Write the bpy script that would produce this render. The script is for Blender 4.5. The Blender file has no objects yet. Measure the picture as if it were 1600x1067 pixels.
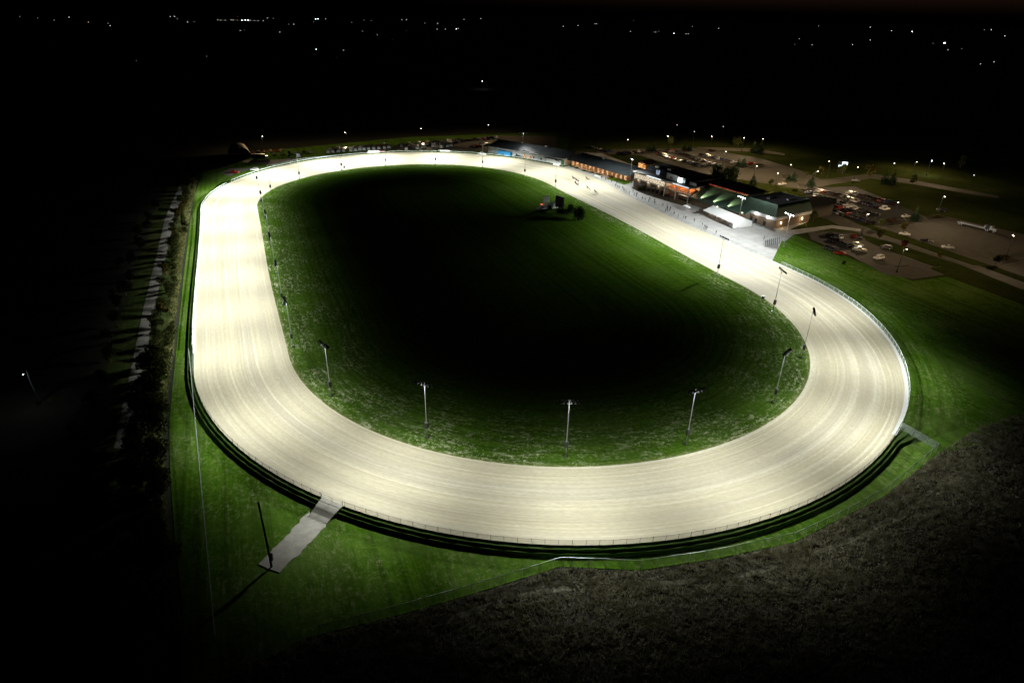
import bpy, bmesh, math, random
import numpy as np
from mathutils import Vector, Matrix

R = math.radians
rnd = random.Random(7)
scene = bpy.context.scene
col = scene.collection

# ------------------------------------------------------------------ camera
CAM_H, PITCH, ROLL, FPX = 84.88, 0.4735037, 0.02117755, 1000.0
cp_, sp_ = math.cos(PITCH), math.sin(PITCH)
_r = Vector((1, 0, 0)); _f = Vector((0, cp_, -sp_)); _u = Vector((0, sp_, cp_))
cr_, sr_ = math.cos(ROLL), math.sin(ROLL)
CRX = cr_ * _r + sr_ * _u
CUP = -sr_ * _r + cr_ * _u
cam_d = bpy.data.cameras.new('camera')
cam_d.sensor_width = 36.0
cam_d.lens = 36.0 * FPX / 1600.0
cam_d.clip_start = 1.0
cam_d.clip_end = 40000.0
cam = bpy.data.objects.new('camera', cam_d)
col.objects.link(cam)
cam.matrix_world = Matrix((
    (CRX.x, CUP.x, -_f.x, 0), (CRX.y, CUP.y, -_f.y, 0), (CRX.z, CUP.z, -_f.z, CAM_H), (0, 0, 0, 1)))
scene.camera = cam


def G(px, py, z=0.0):
    """world point at height z seen at a pixel of the 1600 px wide survey photograph"""
    d = (px - 800) / FPX * CRX + (533.5 - py) / FPX * CUP + _f
    t = (z - CAM_H) / d.z
    return Vector((d.x * t, d.y * t, z))


# ------------------------------------------------------------------ world, view
world = bpy.data.worlds.new('World')
scene.world = world
world.use_nodes = True
wn = world.node_tree.nodes; wl = world.node_tree.links
wn.clear()
w_out = wn.new('ShaderNodeOutputWorld')
w_bg = wn.new('ShaderNodeBackground')
w_sky = wn.new('ShaderNodeTexSky')
w_sky.sky_type = 'NISHITA'; w_sky.sun_disc = False
w_sky.sun_elevation = R(-8); w_sky.sun_rotation = R(40)
w_tc = wn.new('ShaderNodeTexCoord')
w_dot = wn.new('ShaderNodeVectorMath'); w_dot.operation = 'DOT_PRODUCT'
w_dot.inputs[1].default_value = Vector((0.42, 0.90, 0.06)).normalized()
w_rmp = wn.new('ShaderNodeValToRGB')
w_rmp.color_ramp.elements[0].position = 0.80; w_rmp.color_ramp.elements[0].color = (0.00004, 0.00004, 0.00006, 1)
w_rmp.color_ramp.elements[1].position = 1.0; w_rmp.color_ramp.elements[1].color = (0.016, 0.0075, 0.0045, 1)
w_mix = wn.new('ShaderNodeMixRGB'); w_mix.blend_type = 'ADD'; w_mix.inputs[0].default_value = 1.0
w_scl = wn.new('ShaderNodeMixRGB'); w_scl.blend_type = 'MULTIPLY'; w_scl.inputs[0].default_value = 1.0
w_scl.inputs[2].default_value = (0.0006, 0.0006, 0.0006, 1)
wl.new(w_tc.outputs['Generated'], w_dot.inputs[0])
wl.new(w_dot.outputs['Value'], w_rmp.inputs[0])
wl.new(w_sky.outputs[0], w_scl.inputs[1])
w_sep = wn.new('ShaderNodeSeparateXYZ'); wl.new(w_tc.outputs['Generated'], w_sep.inputs[0])
w_el = wn.new('ShaderNodeMapRange'); w_el.interpolation_type = 'SMOOTHSTEP'
w_el.inputs['From Min'].default_value = .002; w_el.inputs['From Max'].default_value = .05
wl.new(w_sep.outputs[2], w_el.inputs['Value'])
w_m2 = wn.new('ShaderNodeMixRGB'); w_m2.blend_type = 'MULTIPLY'; w_m2.inputs[0].default_value = 1.0
wl.new(w_rmp.outputs[0], w_m2.inputs[1]); wl.new(w_el.outputs[0], w_m2.inputs[2])
wl.new(w_m2.outputs[0], w_mix.inputs[1]); wl.new(w_scl.outputs[0], w_mix.inputs[2])
wl.new(w_mix.outputs[0], w_bg.inputs[0])
w_bg.inputs[1].default_value = 1.0
wl.new(w_bg.outputs[0], w_out.inputs[0])
vs = scene.view_settings
vs.view_transform = 'Standard'; vs.look = 'None'; vs.exposure = 0.0; vs.gamma = 1.0
scene.cycles.max_bounces = 5
scene.cycles.diffuse_bounces = 2
scene.cycles.glossy_bounces = 2
scene.cycles.transparent_max_bounces = 12
scene.cycles.sample_clamp_indirect = 4.0
scene.cycles.sample_clamp_direct = 0.0
scene.cycles.use_light_tree = True

# lamp powers
P_FLOOD = 16500.0
P_STAND = 11000.0
P_LOT = 1350.0

# ------------------------------------------------------------------ helpers


def tag(o, label=None, cat=None, group=None, kind=None):
    if label: o['label'] = label
    if cat: o['category'] = cat
    if group: o['group'] = group
    if kind: o['kind'] = kind
    return o


def empty(name, loc, rz=0.0):
    o = bpy.data.objects.new(name, None)
    o.empty_display_size = 0.5
    col.objects.link(o)
    o.location = loc; o.rotation_euler = (0, 0, rz)
    return o


def copy_tree(o, parent=None):
    c = o.copy(); col.objects.link(c)
    if parent is not None: c.parent = parent
    for ch in list(o.children):
        copy_tree(ch, c)
    return c


ORD = ['first', 'second', 'third', 'fourth', 'fifth', 'sixth', 'seventh', 'eighth', 'ninth', 'tenth', 'eleventh',
       'twelfth', 'thirteenth', 'fourteenth', 'fifteenth', 'sixteenth', 'seventeenth', 'eighteenth', 'nineteenth',
       'twentieth']
TENS = {2: 'twenty', 3: 'thirty', 4: 'forty', 5: 'fifty', 6: 'sixty', 7: 'seventy', 8: 'eighty', 9: 'ninety'}


def nth(i):
    n = i + 1
    if n > 100: return 'hundred-and-' + nth(n - 101)
    if n == 100: return 'hundredth'
    if n <= 20: return ORD[n - 1]
    t, u = divmod(n, 10)
    if u == 0: return TENS[t][:-1] + 'ieth'
    return TENS[t] + '-' + ORD[u - 1]


class MB:
    def __init__(self):
        self.v = []; self.f = []; self.m = []

    def face(self, pts, m=0):
        b = len(self.v)
        self.v += [tuple(p) for p in pts]
        self.f.append(tuple(range(b, b + len(pts)))); self.m.append(m)

    def add(self, vs_, fs, m=0):
        b = len(self.v)
        self.v += [tuple(p) for p in vs_]
        for q in fs:
            self.f.append(tuple(b + i for i in q)); self.m.append(m)

    def box(self, x0, x1, y0, y1, z0, z1, m=0, tx=0.0, ty=0.0):
        """axis box; tx, ty shrink the top"""
        self.add([(x0, y0, z0), (x1, y0, z0), (x1, y1, z0), (x0, y1, z0),
                  (x0 + tx, y0 + ty, z1), (x1 - tx, y0 + ty, z1), (x1 - tx, y1 - ty, z1), (x0 + tx, y1 - ty, z1)],
                 [(3, 2, 1, 0), (4, 5, 6, 7), (0, 1, 5, 4), (1, 2, 6, 5), (2, 3, 7, 6), (3, 0, 4, 7)], m)

    def tube(self, p0, p1, r0, r1=None, n=8, m=0, caps=True):
        if r1 is None: r1 = r0
        p0 = Vector(p0); p1 = Vector(p1)
        d = (p1 - p0)
        if d.length < 1e-6: return
        d.normalize()
        a = d.orthogonal().normalized(); b = d.cross(a)
        ring = [(math.cos(2 * math.pi * i / n), math.sin(2 * math.pi * i / n)) for i in range(n)]
        vs_ = [p0 + (a * c + b * s) * r0 for c, s in ring] + [p1 + (a * c + b * s) * r1 for c, s in ring]
        fs = [(i, (i + 1) % n, n + (i + 1) % n, n + i) for i in range(n)]
        if caps: fs += [tuple(reversed(range(n))), tuple(range(n, 2 * n))]
        self.add(vs_, fs, m)

    def prism(self, prof, y0, y1, m=0):
        """prof = xz polygon swept along y"""
        n = len(prof)
        vs_ = [(x, y0, z) for x, z in prof] + [(x, y1, z) for x, z in prof]
        fs = [(i, (i + 1) % n, n + (i + 1) % n, n + i) for i in range(n)] + [tuple(reversed(range(n))), tuple(range(n, 2 * n))]
        self.add(vs_, fs, m)

    def blob(self, c, r, seed=0, sub=2, m=0, sq=(1, 1, 1)):
        bm = bmesh.new(); bmesh.ops.create_icosphere(bm, subdivisions=sub, radius=1)
        rr = random.Random(seed)
        ph = [rr.uniform(0, 6.28) for _ in range(6)]
        vs_ = []
        for v in bm.verts:
            k = 1 + .12 * math.sin(3 * v.co.x + ph[0]) + .12 * math.sin(4 * v.co.y + ph[1]) + .1 * math.sin(5 * v.co.z + ph[2])
            vs_.append((c[0] + v.co.x * r * k * sq[0], c[1] + v.co.y * r * k * sq[1], c[2] + v.co.z * r * k * sq[2]))
        bm.verts.ensure_lookup_table()
        self.add(vs_, [tuple(v.index for v in f.verts) for f in bm.faces], m)
        bm.free()

    def mesh(self, name, mats, smooth=False):
        me = bpy.data.meshes.new(name)
        me.from_pydata(self.v, [], self.f)
        if not isinstance(mats, (list, tuple)): mats = [mats]
        for k in mats: me.materials.append(k)
        me.polygons.foreach_set('material_index', self.m)
        if smooth: me.polygons.foreach_set('use_smooth', [True] * len(self.f))
        me.update()
        bm = bmesh.new(); bm.from_mesh(me)
        bmesh.ops.recalc_face_normals(bm, faces=bm.faces)
        bm.to_mesh(me); bm.free()
        return me

    def build(self, name, mats, parent=None, smooth=False):
        o = bpy.data.objects.new(name, self.mesh(name, mats, smooth))
        col.objects.link(o)
        if parent is not None: o.parent = parent
        return o


def obj_from(name, me, parent=None, loc=None):
    o = bpy.data.objects.new(name, me); col.objects.link(o)
    if parent is not None: o.parent = parent
    if loc is not None: o.location = loc
    return o


# ------------------------------------------------------------------ materials
def _new(name):
    m = bpy.data.materials.new(name); m.use_nodes = True
    nt = m.node_tree; nt.nodes.clear()
    out = nt.nodes.new('ShaderNodeOutputMaterial')
    return m, nt, out


def pbr(name, c, rough=.6, var=.25, scale=1.5, metal=0.0, bump=0.0, spec=.4, coat=0.0):
    m, nt, out = _new(name)
    b = nt.nodes.new('ShaderNodeBsdfPrincipled')
    tc = nt.nodes.new('ShaderNodeTexCoord')
    nz = nt.nodes.new('ShaderNodeTexNoise'); nz.inputs['Scale'].default_value = scale; nz.inputs['Detail'].default_value = 5
    nt.links.new(tc.outputs['Object'], nz.inputs['Vector'])
    mx = nt.nodes.new('ShaderNodeMixRGB')
    mx.inputs[1].default_value = (*[x * (1 - var) for x in c], 1)
    mx.inputs[2].default_value = (*[min(1, x * (1 + var)) for x in c], 1)
    nt.links.new(nz.outputs['Fac'], mx.inputs[0])
    nt.links.new(mx.outputs[0], b.inputs['Base Color'])
    b.inputs['Roughness'].default_value = rough
    b.inputs['Metallic'].default_value = metal
    b.inputs['Specular IOR Level'].default_value = spec
    b.inputs['Coat Weight'].default_value = coat
    if bump:
        bp = nt.nodes.new('ShaderNodeBump'); bp.inputs['Strength'].default_value = bump
        nt.links.new(nz.outputs['Fac'], bp.inputs['Height']); nt.links.new(bp.outputs[0], b.inputs['Normal'])
    nt.links.new(b.outputs[0], out.inputs[0])
    return m


def emit(name, c, s, noise=None):
    m, nt, out = _new(name)
    e = nt.nodes.new('ShaderNodeEmission'); e.inputs[0].default_value = (*c, 1); e.inputs[1].default_value = s
    if noise:
        tc = nt.nodes.new('ShaderNodeTexCoord')
        nz = nt.nodes.new('ShaderNodeTexNoise'); nz.inputs['Scale'].default_value = noise; nz.inputs['Detail'].default_value = 3
        rp = nt.nodes.new('ShaderNodeValToRGB')
        rp.color_ramp.elements[0].position = .36; rp.color_ramp.elements[0].color = (c[0] * .22, c[1] * .16, c[2] * .12, 1)
        rp.color_ramp.elements[1].position = .6; rp.color_ramp.elements[1].color = (*c, 1)
        nt.links.new(tc.outputs['Object'], nz.inputs['Vector']); nt.links.new(nz.outputs['Fac'], rp.inputs[0])
        nt.links.new(rp.outputs[0], e.inputs[0])
    nt.links.new(e.outputs[0], out.inputs[0])
    m.cycles.emission_sampling = 'NONE'
    return m


def N(nt, kind, **kw):
    n = nt.nodes.new(kind)
    for k, v in kw.items():
        setattr(n, k, v)
    return n


def noise(nt, vec, scale, detail=4, rough=.55, dist=0.0):
    n = N(nt, 'ShaderNodeTexNoise')
    n.inputs['Scale'].default_value = scale; n.inputs['Detail'].default_value = detail
    n.inputs['Roughness'].default_value = rough; n.inputs['Distortion'].default_value = dist
    nt.links.new(vec, n.inputs['Vector'])
    return n.outputs['Fac']


def ramp(nt, fac, stops):
    n = N(nt, 'ShaderNodeValToRGB')
    el = n.color_ramp.elements
    while len(el) < len(stops): el.new(.5)
    for e, (p, c) in zip(el, stops):
        e.position = p
        e.color = (c, c, c, 1) if not isinstance(c, (tuple, list)) else (*c, 1)
    nt.links.new(fac, n.inputs[0])
    return n.outputs[0]


def mixc(nt, fac, a, b, mode='MIX'):
    n = N(nt, 'ShaderNodeMixRGB', blend_type=mode)
    for i, x in ((0, fac), (1, a), (2, b)):
        if isinstance(x, (int, float)):
            n.inputs[i].default_value = x if i == 0 else (x, x, x, 1)
        elif isinstance(x, tuple): n.inputs[i].default_value = (*x, 1)
        else: nt.links.new(x, n.inputs[i])
    return n.outputs[0]


def mapping(nt, vec, sc):
    n = N(nt, 'ShaderNodeMapping'); n.inputs['Scale'].default_value = sc
    nt.links.new(vec, n.inputs['Vector'])
    return n.outputs[0]


def finish(nt, out, colr, rough=.9, bump=None, bs=.3, bd=.1, spec=.2):
    b = N(nt, 'ShaderNodeBsdfPrincipled')
    nt.links.new(colr, b.inputs['Base Color'])
    b.inputs['Roughness'].default_value = rough
    b.inputs['Specular IOR Level'].default_value = spec
    if bump is not None:
        bp = N(nt, 'ShaderNodeBump'); bp.inputs['Strength'].default_value = bs; bp.inputs['Distance'].default_value = bd
        nt.links.new(bump, bp.inputs['Height']); nt.links.new(bp.outputs[0], b.inputs['Normal'])
    nt.links.new(b.outputs[0], out.inputs[0])


def m_track():
    m, nt, out = _new('limestone_sand')
    uv = N(nt, 'ShaderNodeAttribute', attribute_name='lane').outputs['Vector']

    def nz(a, d, det=4, ro=.55, di=0.0): return noise(nt, mapping(nt, uv, (a, a, d)), 1.0, det, ro, di)
    fine = nz(.010, 1.5, 5, .6); mid = nz(.006, .42, 4, .6, .3); wide = nz(.008, .17, 4); blot = nz(.035, .10, 4)
    grit = nz(1.0, 2.2, 5); comb = nz(.004, 3.6, 2, .5)
    c = mixc(nt, ramp(nt, mid, [(.32, 0), (.68, 1)]), (.425, .385, .275), (.615, .572, .43))
    c = mixc(nt, ramp(nt, fine, [(.53, 0), (.67, .75)]), c, (.74, .71, .57))
    c = mixc(nt, ramp(nt, fine, [(.30, .6), (.47, 0)]), c, (.37, .335, .25))
    c = mixc(nt, ramp(nt, comb, [(.30, .22), (.50, 0)]), c, (.40, .355, .27))
    c = mixc(nt, ramp(nt, wide, [(.36, .75), (.56, 0)]), c, (.43, .40, .335))
    lane_ = nz(.003, .30, 3, .6)
    c = mixc(nt, ramp(nt, lane_, [(.56, 0), (.66, .7)]), c, (.74, .71, .60))
    c = mixc(nt, ramp(nt, lane_, [(.34, .5), (.44, 0)]), c, (.41, .375, .285))
    c = mixc(nt, ramp(nt, blot, [(.36, .5), (.58, 0)]), c, (.40, .365, .28))
    c = mixc(nt, ramp(nt, grit, [(.30, .35), (.60, 0)]), c, (.33, .29, .21))
    scuff = nz(.12, .6, 6, .7, 1.2)
    c = mixc(nt, ramp(nt, scuff, [(.60, 0), (.72, .35)]), c, (.74, .71, .60))
    c = mixc(nt, ramp(nt, scuff, [(.28, .4), (.40, 0)]), c, (.36, .325, .245))
    finish(nt, out, c, .95, fine, .25, .05, .15)
    return m


def m_grass(name, dark, light, straw, fleck=0.0, mow=.35, rimmed=False, bs=.6, mowscale=.22, patch=.5):
    """mown turf: mow bands along the lane, clumps, straw flecks (denser near the rail when rimmed)"""
    m, nt, out = _new(name)
    tc = N(nt, 'ShaderNodeTexCoord').outputs['Object']
    uv = N(nt, 'ShaderNodeAttribute', attribute_name='lane').outputs['Vector']
    clump = noise(nt, tc, .55, 7, .72)
    big = noise(nt, tc, .045, 4)
    band = noise(nt, mapping(nt, uv, (.006, .006, mowscale * 4)), 1.0, 4, .7)
    c = mixc(nt, ramp(nt, clump, [(.3, 0), (.7, 1)]), dark, light)
    c = mixc(nt, ramp(nt, band, [(.40, mow), (.56, 0)]), c, tuple(x * .45 for x in dark))
    c = mixc(nt, ramp(nt, big, [(.45, 0), (.7, patch)]), c, tuple(.8 * a + .2 * b for a, b in zip(light, straw)))
    fl = noise(nt, mapping(nt, uv, (.28, .28, 1.15)), 1.0, 6, .8)
    fl2 = noise(nt, tc, 1.1, 5, .8)
    zone = noise(nt, tc, .085, 4, .6)
    if fleck:
        s = mixc(nt, .5, ramp(nt, fl, [(.53, 0), (.60, 1)]), ramp(nt, fl2, [(.54, 0), (.60, 1)]))
        z = ramp(nt, zone, [(.40, 0.10), (.58, 1)])
        k = mixc(nt, 1.0, s, z, 'MULTIPLY')
        if rimmed:
            at = N(nt, 'ShaderNodeAttribute', attribute_name='rim').outputs['Fac']
            k = mixc(nt, 1.0, k, at, 'MULTIPLY')
            c = mixc(nt, ramp(nt, at, [(.955, 0), (1.0, .5)]), c, (.16, .17, .06))
        k = mixc(nt, 1.0, k, (fleck, fleck, fleck), 'MULTIPLY')
        c = mixc(nt, k, c, straw)
    finish(nt, out, c, 1.0, clump, bs, .25, .0)
    return m


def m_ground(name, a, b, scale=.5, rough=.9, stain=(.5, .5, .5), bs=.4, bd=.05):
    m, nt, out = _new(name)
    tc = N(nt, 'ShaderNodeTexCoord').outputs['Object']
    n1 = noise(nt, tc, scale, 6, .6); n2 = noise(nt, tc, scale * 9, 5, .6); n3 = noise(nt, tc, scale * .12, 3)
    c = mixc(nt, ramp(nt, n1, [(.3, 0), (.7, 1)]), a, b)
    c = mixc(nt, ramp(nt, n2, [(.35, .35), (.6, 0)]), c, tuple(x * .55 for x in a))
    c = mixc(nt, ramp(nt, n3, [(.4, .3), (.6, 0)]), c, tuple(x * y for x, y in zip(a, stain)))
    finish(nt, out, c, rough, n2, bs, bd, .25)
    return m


def m_concrete():
    m, nt, out = _new('apron_concrete')
    tc = N(nt, 'ShaderNodeTexCoord').outputs['Object']
    uv = N(nt, 'ShaderNodeAttribute', attribute_name='lane').outputs['Vector']
    sw = N(nt, 'ShaderNodeSeparateXYZ'); nt.links.new(uv, sw.inputs[0])
    cb = N(nt, 'ShaderNodeCombineXYZ'); nt.links.new(sw.outputs[0], cb.inputs[0]); nt.links.new(sw.outputs[2], cb.inputs[1])
    br = N(nt, 'ShaderNodeTexBrick')
    br.offset = 0.0
    br.inputs['Scale'].default_value = 1.0; br.inputs['Brick Width'].default_value = 4.6; br.inputs['Row Height'].default_value = 4.6
    br.inputs['Mortar Size'].default_value = .07; br.inputs['Mortar Smooth'].default_value = .2
    br.inputs['Color1'].default_value = (.36, .365, .36, 1); br.inputs['Color2'].default_value = (.42, .42, .41, 1); br.inputs['Mortar'].default_value = (.20, .20, .195, 1)
    nt.links.new(cb.outputs[0], br.inputs['Vector'])
    n1 = noise(nt, tc, .22, 6, .65); n2 = noise(nt, tc, 1.6, 5, .65)
    c = mixc(nt, ramp(nt, n1, [(.35, .5), (.6, 0)]), br.outputs['Color'], (.25, .25, .245))
    c = mixc(nt, ramp(nt, n2, [(.32, .35), (.55, 0)]), c, (.24, .235, .22))
    finish(nt, out, c, .9, n2, .1, .05, .2)
    return m


def m_mesh(name, c, see):
    """woven wire: light passes between the wires"""
    m, nt, out = _new(name)
    b = N(nt, 'ShaderNodeBsdfPrincipled'); b.inputs['Base Color'].default_value = (*c, 1); b.inputs['Roughness'].default_value = .5
    b.inputs['Metallic'].default_value = .2
    t = N(nt, 'ShaderNodeBsdfTransparent')
    mx = N(nt, 'ShaderNodeMixShader'); mx.inputs[0].default_value = 1 - see
    nt.links.new(t.outputs[0], mx.inputs[1]); nt.links.new(b.outputs[0], mx.inputs[2])
    nt.links.new(mx.outputs[0], out.inputs[0])
    return m


def m_leaf(name, a, b, tr=.25):
    m, nt, out = _new(name)
    tc = N(nt, 'ShaderNodeTexCoord').outputs['Object']
    n1 = noise(nt, tc, .55, 4); n2 = noise(nt, tc, 3.5, 3)
    c = mixc(nt, ramp(nt, n1, [(.35, 0), (.65, 1)]), a, b)
    c = mixc(nt, ramp(nt, n2, [(.35, .5), (.6, 0)]), c, tuple(x * .5 for x in a))
    d = N(nt, 'ShaderNodeBsdfDiffuse'); nt.links.new(c, d.inputs[0])
    t = N(nt, 'ShaderNodeBsdfTranslucent'); nt.links.new(c, t.inputs[0])
    mx = N(nt, 'ShaderNodeMixShader'); mx.inputs[0].default_value = tr
    nt.links.new(d.outputs[0], mx.inputs[1]); nt.links.new(t.outputs[0], mx.inputs[2])
    nt.links.new(mx.outputs[0], out.inputs[0])
    return m


def m_ribbed(name, c, freq, axis='X', rough=.4, metal=.3):
    """standing-seam sheet metal"""
    m, nt, out = _new(name)
    tc = N(nt, 'ShaderNodeTexCoord').outputs['Object']
    wv = N(nt, 'ShaderNodeTexWave', wave_type='BANDS', bands_direction=axis)
    wv.inputs['Scale'].default_value = freq
    nt.links.new(tc, wv.inputs['Vector'])
    n1 = noise(nt, tc, .4, 4)
    cc = mixc(nt, ramp(nt, n1, [(.3, 0), (.7, 1)]), tuple(x * .8 for x in c), tuple(x * 1.2 for x in c))
    cc = mixc(nt, ramp(nt, wv.outputs['Fac'], [(.9, 0), (1, .5)]), cc, tuple(x * .5 for x in c))
    b = N(nt, 'ShaderNodeBsdfPrincipled'); nt.links.new(cc, b.inputs['Base Color'])
    b.inputs['Roughness'].default_value = rough; b.inputs['Metallic'].default_value = metal
    bp = N(nt, 'ShaderNodeBump'); bp.inputs['Strength'].default_value = .5; bp.inputs['Distance'].default_value = .05
    nt.links.new(wv.outputs['Fac'], bp.inputs['Height']); nt.links.new(bp.outputs[0], b.inputs['Normal'])
    nt.links.new(b.outputs[0], out.inputs[0])
    return m


M = dict(
    sand=m_track(),
    infield=m_grass('infield_turf', (.030, .076, .004), (.074, .148, .013), (.56, .56, .40), fleck=1.0, mow=.5, rimmed=True, patch=.12),
    lawn=m_grass('mown_lawn', (.036, .098, .005), (.082, .172, .012), (.38, .38, .22), fleck=.45, mow=.6, mowscale=.14, patch=.5),
    bankgrass=m_grass('bank_grass', (.022, .055, .010), (.045, .10, .018), (.26, .24, .15), fleck=.2, mow=.3),
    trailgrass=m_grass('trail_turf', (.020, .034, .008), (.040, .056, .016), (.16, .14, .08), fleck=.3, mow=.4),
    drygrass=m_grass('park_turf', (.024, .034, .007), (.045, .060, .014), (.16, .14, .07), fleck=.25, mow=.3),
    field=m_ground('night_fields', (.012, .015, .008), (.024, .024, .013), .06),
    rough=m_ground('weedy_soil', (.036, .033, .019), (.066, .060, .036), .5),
    weeds=m_leaf('dry_weeds', (.21, .20, .115), (.45, .43, .32), .3),
    edgeweeds=m_leaf('edge_weeds', (.10, .12, .03), (.24, .22, .10), .2),
    concrete=m_concrete(),
    gravel=m_ground('gravel', (.11, .105, .095), (.20, .19, .175), .5),
    path=m_ground('pale_track_gravel', (.36, .345, .31), (.52, .50, .45), .7),
    asphalt=m_ground('asphalt', (.070, .062, .050), (.105, .095, .078), .3),
    darkasphalt=m_ground('dark_asphalt', (.028, .028, .028), (.045, .045, .044), .3),
    yard=m_ground('yard_gravel', (.12, .105, .085), (.19, .17, .14), .3),
    kerb=pbr('kerb_concrete', (.36, .36, .34), .85, .15, .7),
    mulch=m_ground('mulch_bed', (.030, .026, .016), (.05, .045, .025), 1.2),
    paint=pbr('road_paint', (.6, .6, .56), .7, .15, 2),
    galv=pbr('galvanised_steel', (.50, .52, .54), .38, .15, 1.2, .75),
    boxgrey=pbr('grey_cabinet', (.10, .105, .11), .5, .15, 2, .4),
    dark=pbr('dark_metal', (.025, .026, .03), .5, .2, 2, .3),
    wood=pbr('old_timber', (.055, .042, .03), .9, .35, 3, bump=.3),
    wire=pbr('fence_pipe', (.42, .45, .45), .45, .15, 2, .6),
    white=pbr('white_paint', (.76, .77, .77), .5, .06, 1.5),
    rail=pbr('white_rail', (.62, .65, .66), .45, .05, 1.5),
    mesh=m_mesh('chain_link', (.34, .38, .37), .72),
    mesh2=m_mesh('weathered_chain_link', (.40, .46, .43), .70),
    lens=emit('flood_lens', (.90, .96, 1.0), 45),
    lenswarm=emit('lamp_lens', (1.0, .86, .66), 22),
    lenssoft=emit('soft_lamp_lens', (1.0, .80, .52), 9),
    farw=emit('far_white_lamp', (1.0, .95, .86), 2.2),
    farb=emit('far_bright_lamp', (.95, .97, 1.0), 14),
    faro=emit('far_amber_lamp', (1.0, .66, .34), 1.6),
    farr=emit('far_red_lamp', (1.0, .12, .06), 1.0),
    bark=pbr('bark', (.07, .055, .04), .95, .4, 6, bump=.5),
    leaf=m_leaf('broad_leaves', (.035, .060, .012), (.075, .10, .025)),
    leafy=m_leaf('autumn_leaves', (.10, .085, .018), (.17, .12, .03)),
    leafp=m_leaf('olive_leaves', (.045, .055, .016), (.085, .08, .03)),
    leafr=m_leaf('red_leaves', (.065, .018, .012), (.10, .032, .02)),
    leafv=m_leaf('plum_leaves', (.08, .03, .07), (.16, .07, .13)),
    needle=m_leaf('spruce_needles', (.012, .030, .016), (.026, .05, .022), .1),
    glass=pbr('car_glass', (.012, .014, .017), .08, .1, 1, 0, 0, .6),
    tyre=pbr('tyre', (.02, .02, .02), .8, .2, 4),
    head=emit('headlamp_lens', (1, .97, .9), 1.2),
    tail=pbr('tail_lamp', (.28, .012, .01), .3, .1, 3),
    graywall=m_ribbed('pale_sheet_wall', (.50, .52, .54), 1.4, 'X', .6, .1),
    slate=m_ribbed('slate_sheet_roof', (.045, .055, .06), 1.2, 'X', .5, .2),
    green=m_ribbed('green_seam_roof', (.058, .105, .075), 1.2, 'X', .5, .1),
    black=pbr('black_membrane', (.012, .014, .013), .8, .3, .5),
    stone=pbr('brown_brick', (.12, .085, .055), .9, .3, 3, bump=.3),
    band=pbr('grey_fascia', (.42, .43, .43), .6, .1, .8),
    fabric=pbr('tent_vinyl', (.78, .80, .80), .55, .04, .6),
    soffit=pbr('cedar_soffit', (.36, .17, .07), .7, .25, 3),
    seats=pbr('orange_seats', (.42, .16, .05), .6, .3, 6),
    litwin=emit('lit_windows', (1.0, .88, .64), 1.15, 1.7),
    litwarm=emit('warm_lit_windows', (1.0, .62, .32), .95, .85),
    litcold=emit('booth_light', (.92, .98, 1.0), 6),
    screen=emit('blue_screen', (.55, .72, 1.0), .7, .9),
    redsign=emit('red_strip_sign', (.85, .14, .08), .30, .9),
    blue=pbr('blue_container', (.05, .30, .62), .5, .15, 1),
    red=pbr('red_paint', (.42, .03, .02), .4, .15, 1, 0, 0, .5, .5),
    orange=pbr('orange_paint', (.60, .16, .05), .5, .15, 1),
    signblack=pbr('black_sign_back', (.010, .010, .012), .7, .2, 1),
    cream=pbr('cream_canvas', (.62, .56, .42), .7, .1, 1),
    hide=pbr('bay_horse_hide', (.075, .035, .016), .6, .3, 2),
    skin=pbr('skin', (.42, .26, .19), .6, .1, 3),
    denim=pbr('dark_denim', (.022, .028, .05), .85, .2, 6),
    hair=pbr('dark_hair', (.02, .014, .01), .7, .2, 6),
)
CLOTH = dict(
    navy=pbr('navy_cloth', (.02, .03, .08), .85, .2, 5), black=pbr('black_cloth', (.014, .014, .015), .85, .2, 5),
    grey=pbr('grey_cloth', (.16, .16, .17), .85, .2, 5), red=pbr('red_cloth', (.32, .03, .03), .85, .2, 5),
    white=pbr('white_cloth', (.66, .66, .64), .85, .1, 5), green=pbr('green_cloth', (.03, .11, .05), .85, .2, 5),
    yellow=pbr('yellow_cloth', (.55, .42, .06), .85, .2, 5))
PAINT = {
    'white': (.72, .72, .70), 'silver': (.42, .43, .44), 'black': (.012, .012, .013), 'dark grey': (.06, .063, .068),
    'dark blue': (.02, .035, .09), 'red': (.34, .022, .016), 'beige': (.40, .34, .24)}
PM = {k: pbr(k.replace(' ', '_') + '_car_paint', c, .28, .05, 1, .25 if k in ('silver', 'dark grey') else 0, 0, .5, .6) for k, c in PAINT.items()}

# ------------------------------------------------------------------ the track oval
CX, CY, ANG, SL, SR = -20.4669383, 257.101577, 1.97184512, 156.328236, 77.4111026
CI = [-0.104, 0.532, -0.303, 0.132, 0.52, -0.272, 0.376, 0.015, -0.072, 0.442, 0.105, -0.421, -0.103]
CO = [26.861, -4.179,  1.708,  0.497, -1.35 ,  1.085,  1.459, -0.064,       -0.33 , -0.474, -0.079,  0.274,  0.261]
PER = 2 * SL + 2 * math.pi * SR
ca_, sa_ = math.cos(ANG), math.sin(ANG)


def four(c, s):
    v = c[0]
    for k in range(1, 7):
        w = 2 * math.pi * k * s / PER
        v += c[2 * k - 1] * math.cos(w) + c[2 * k] * math.sin(w)
    return v


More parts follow.
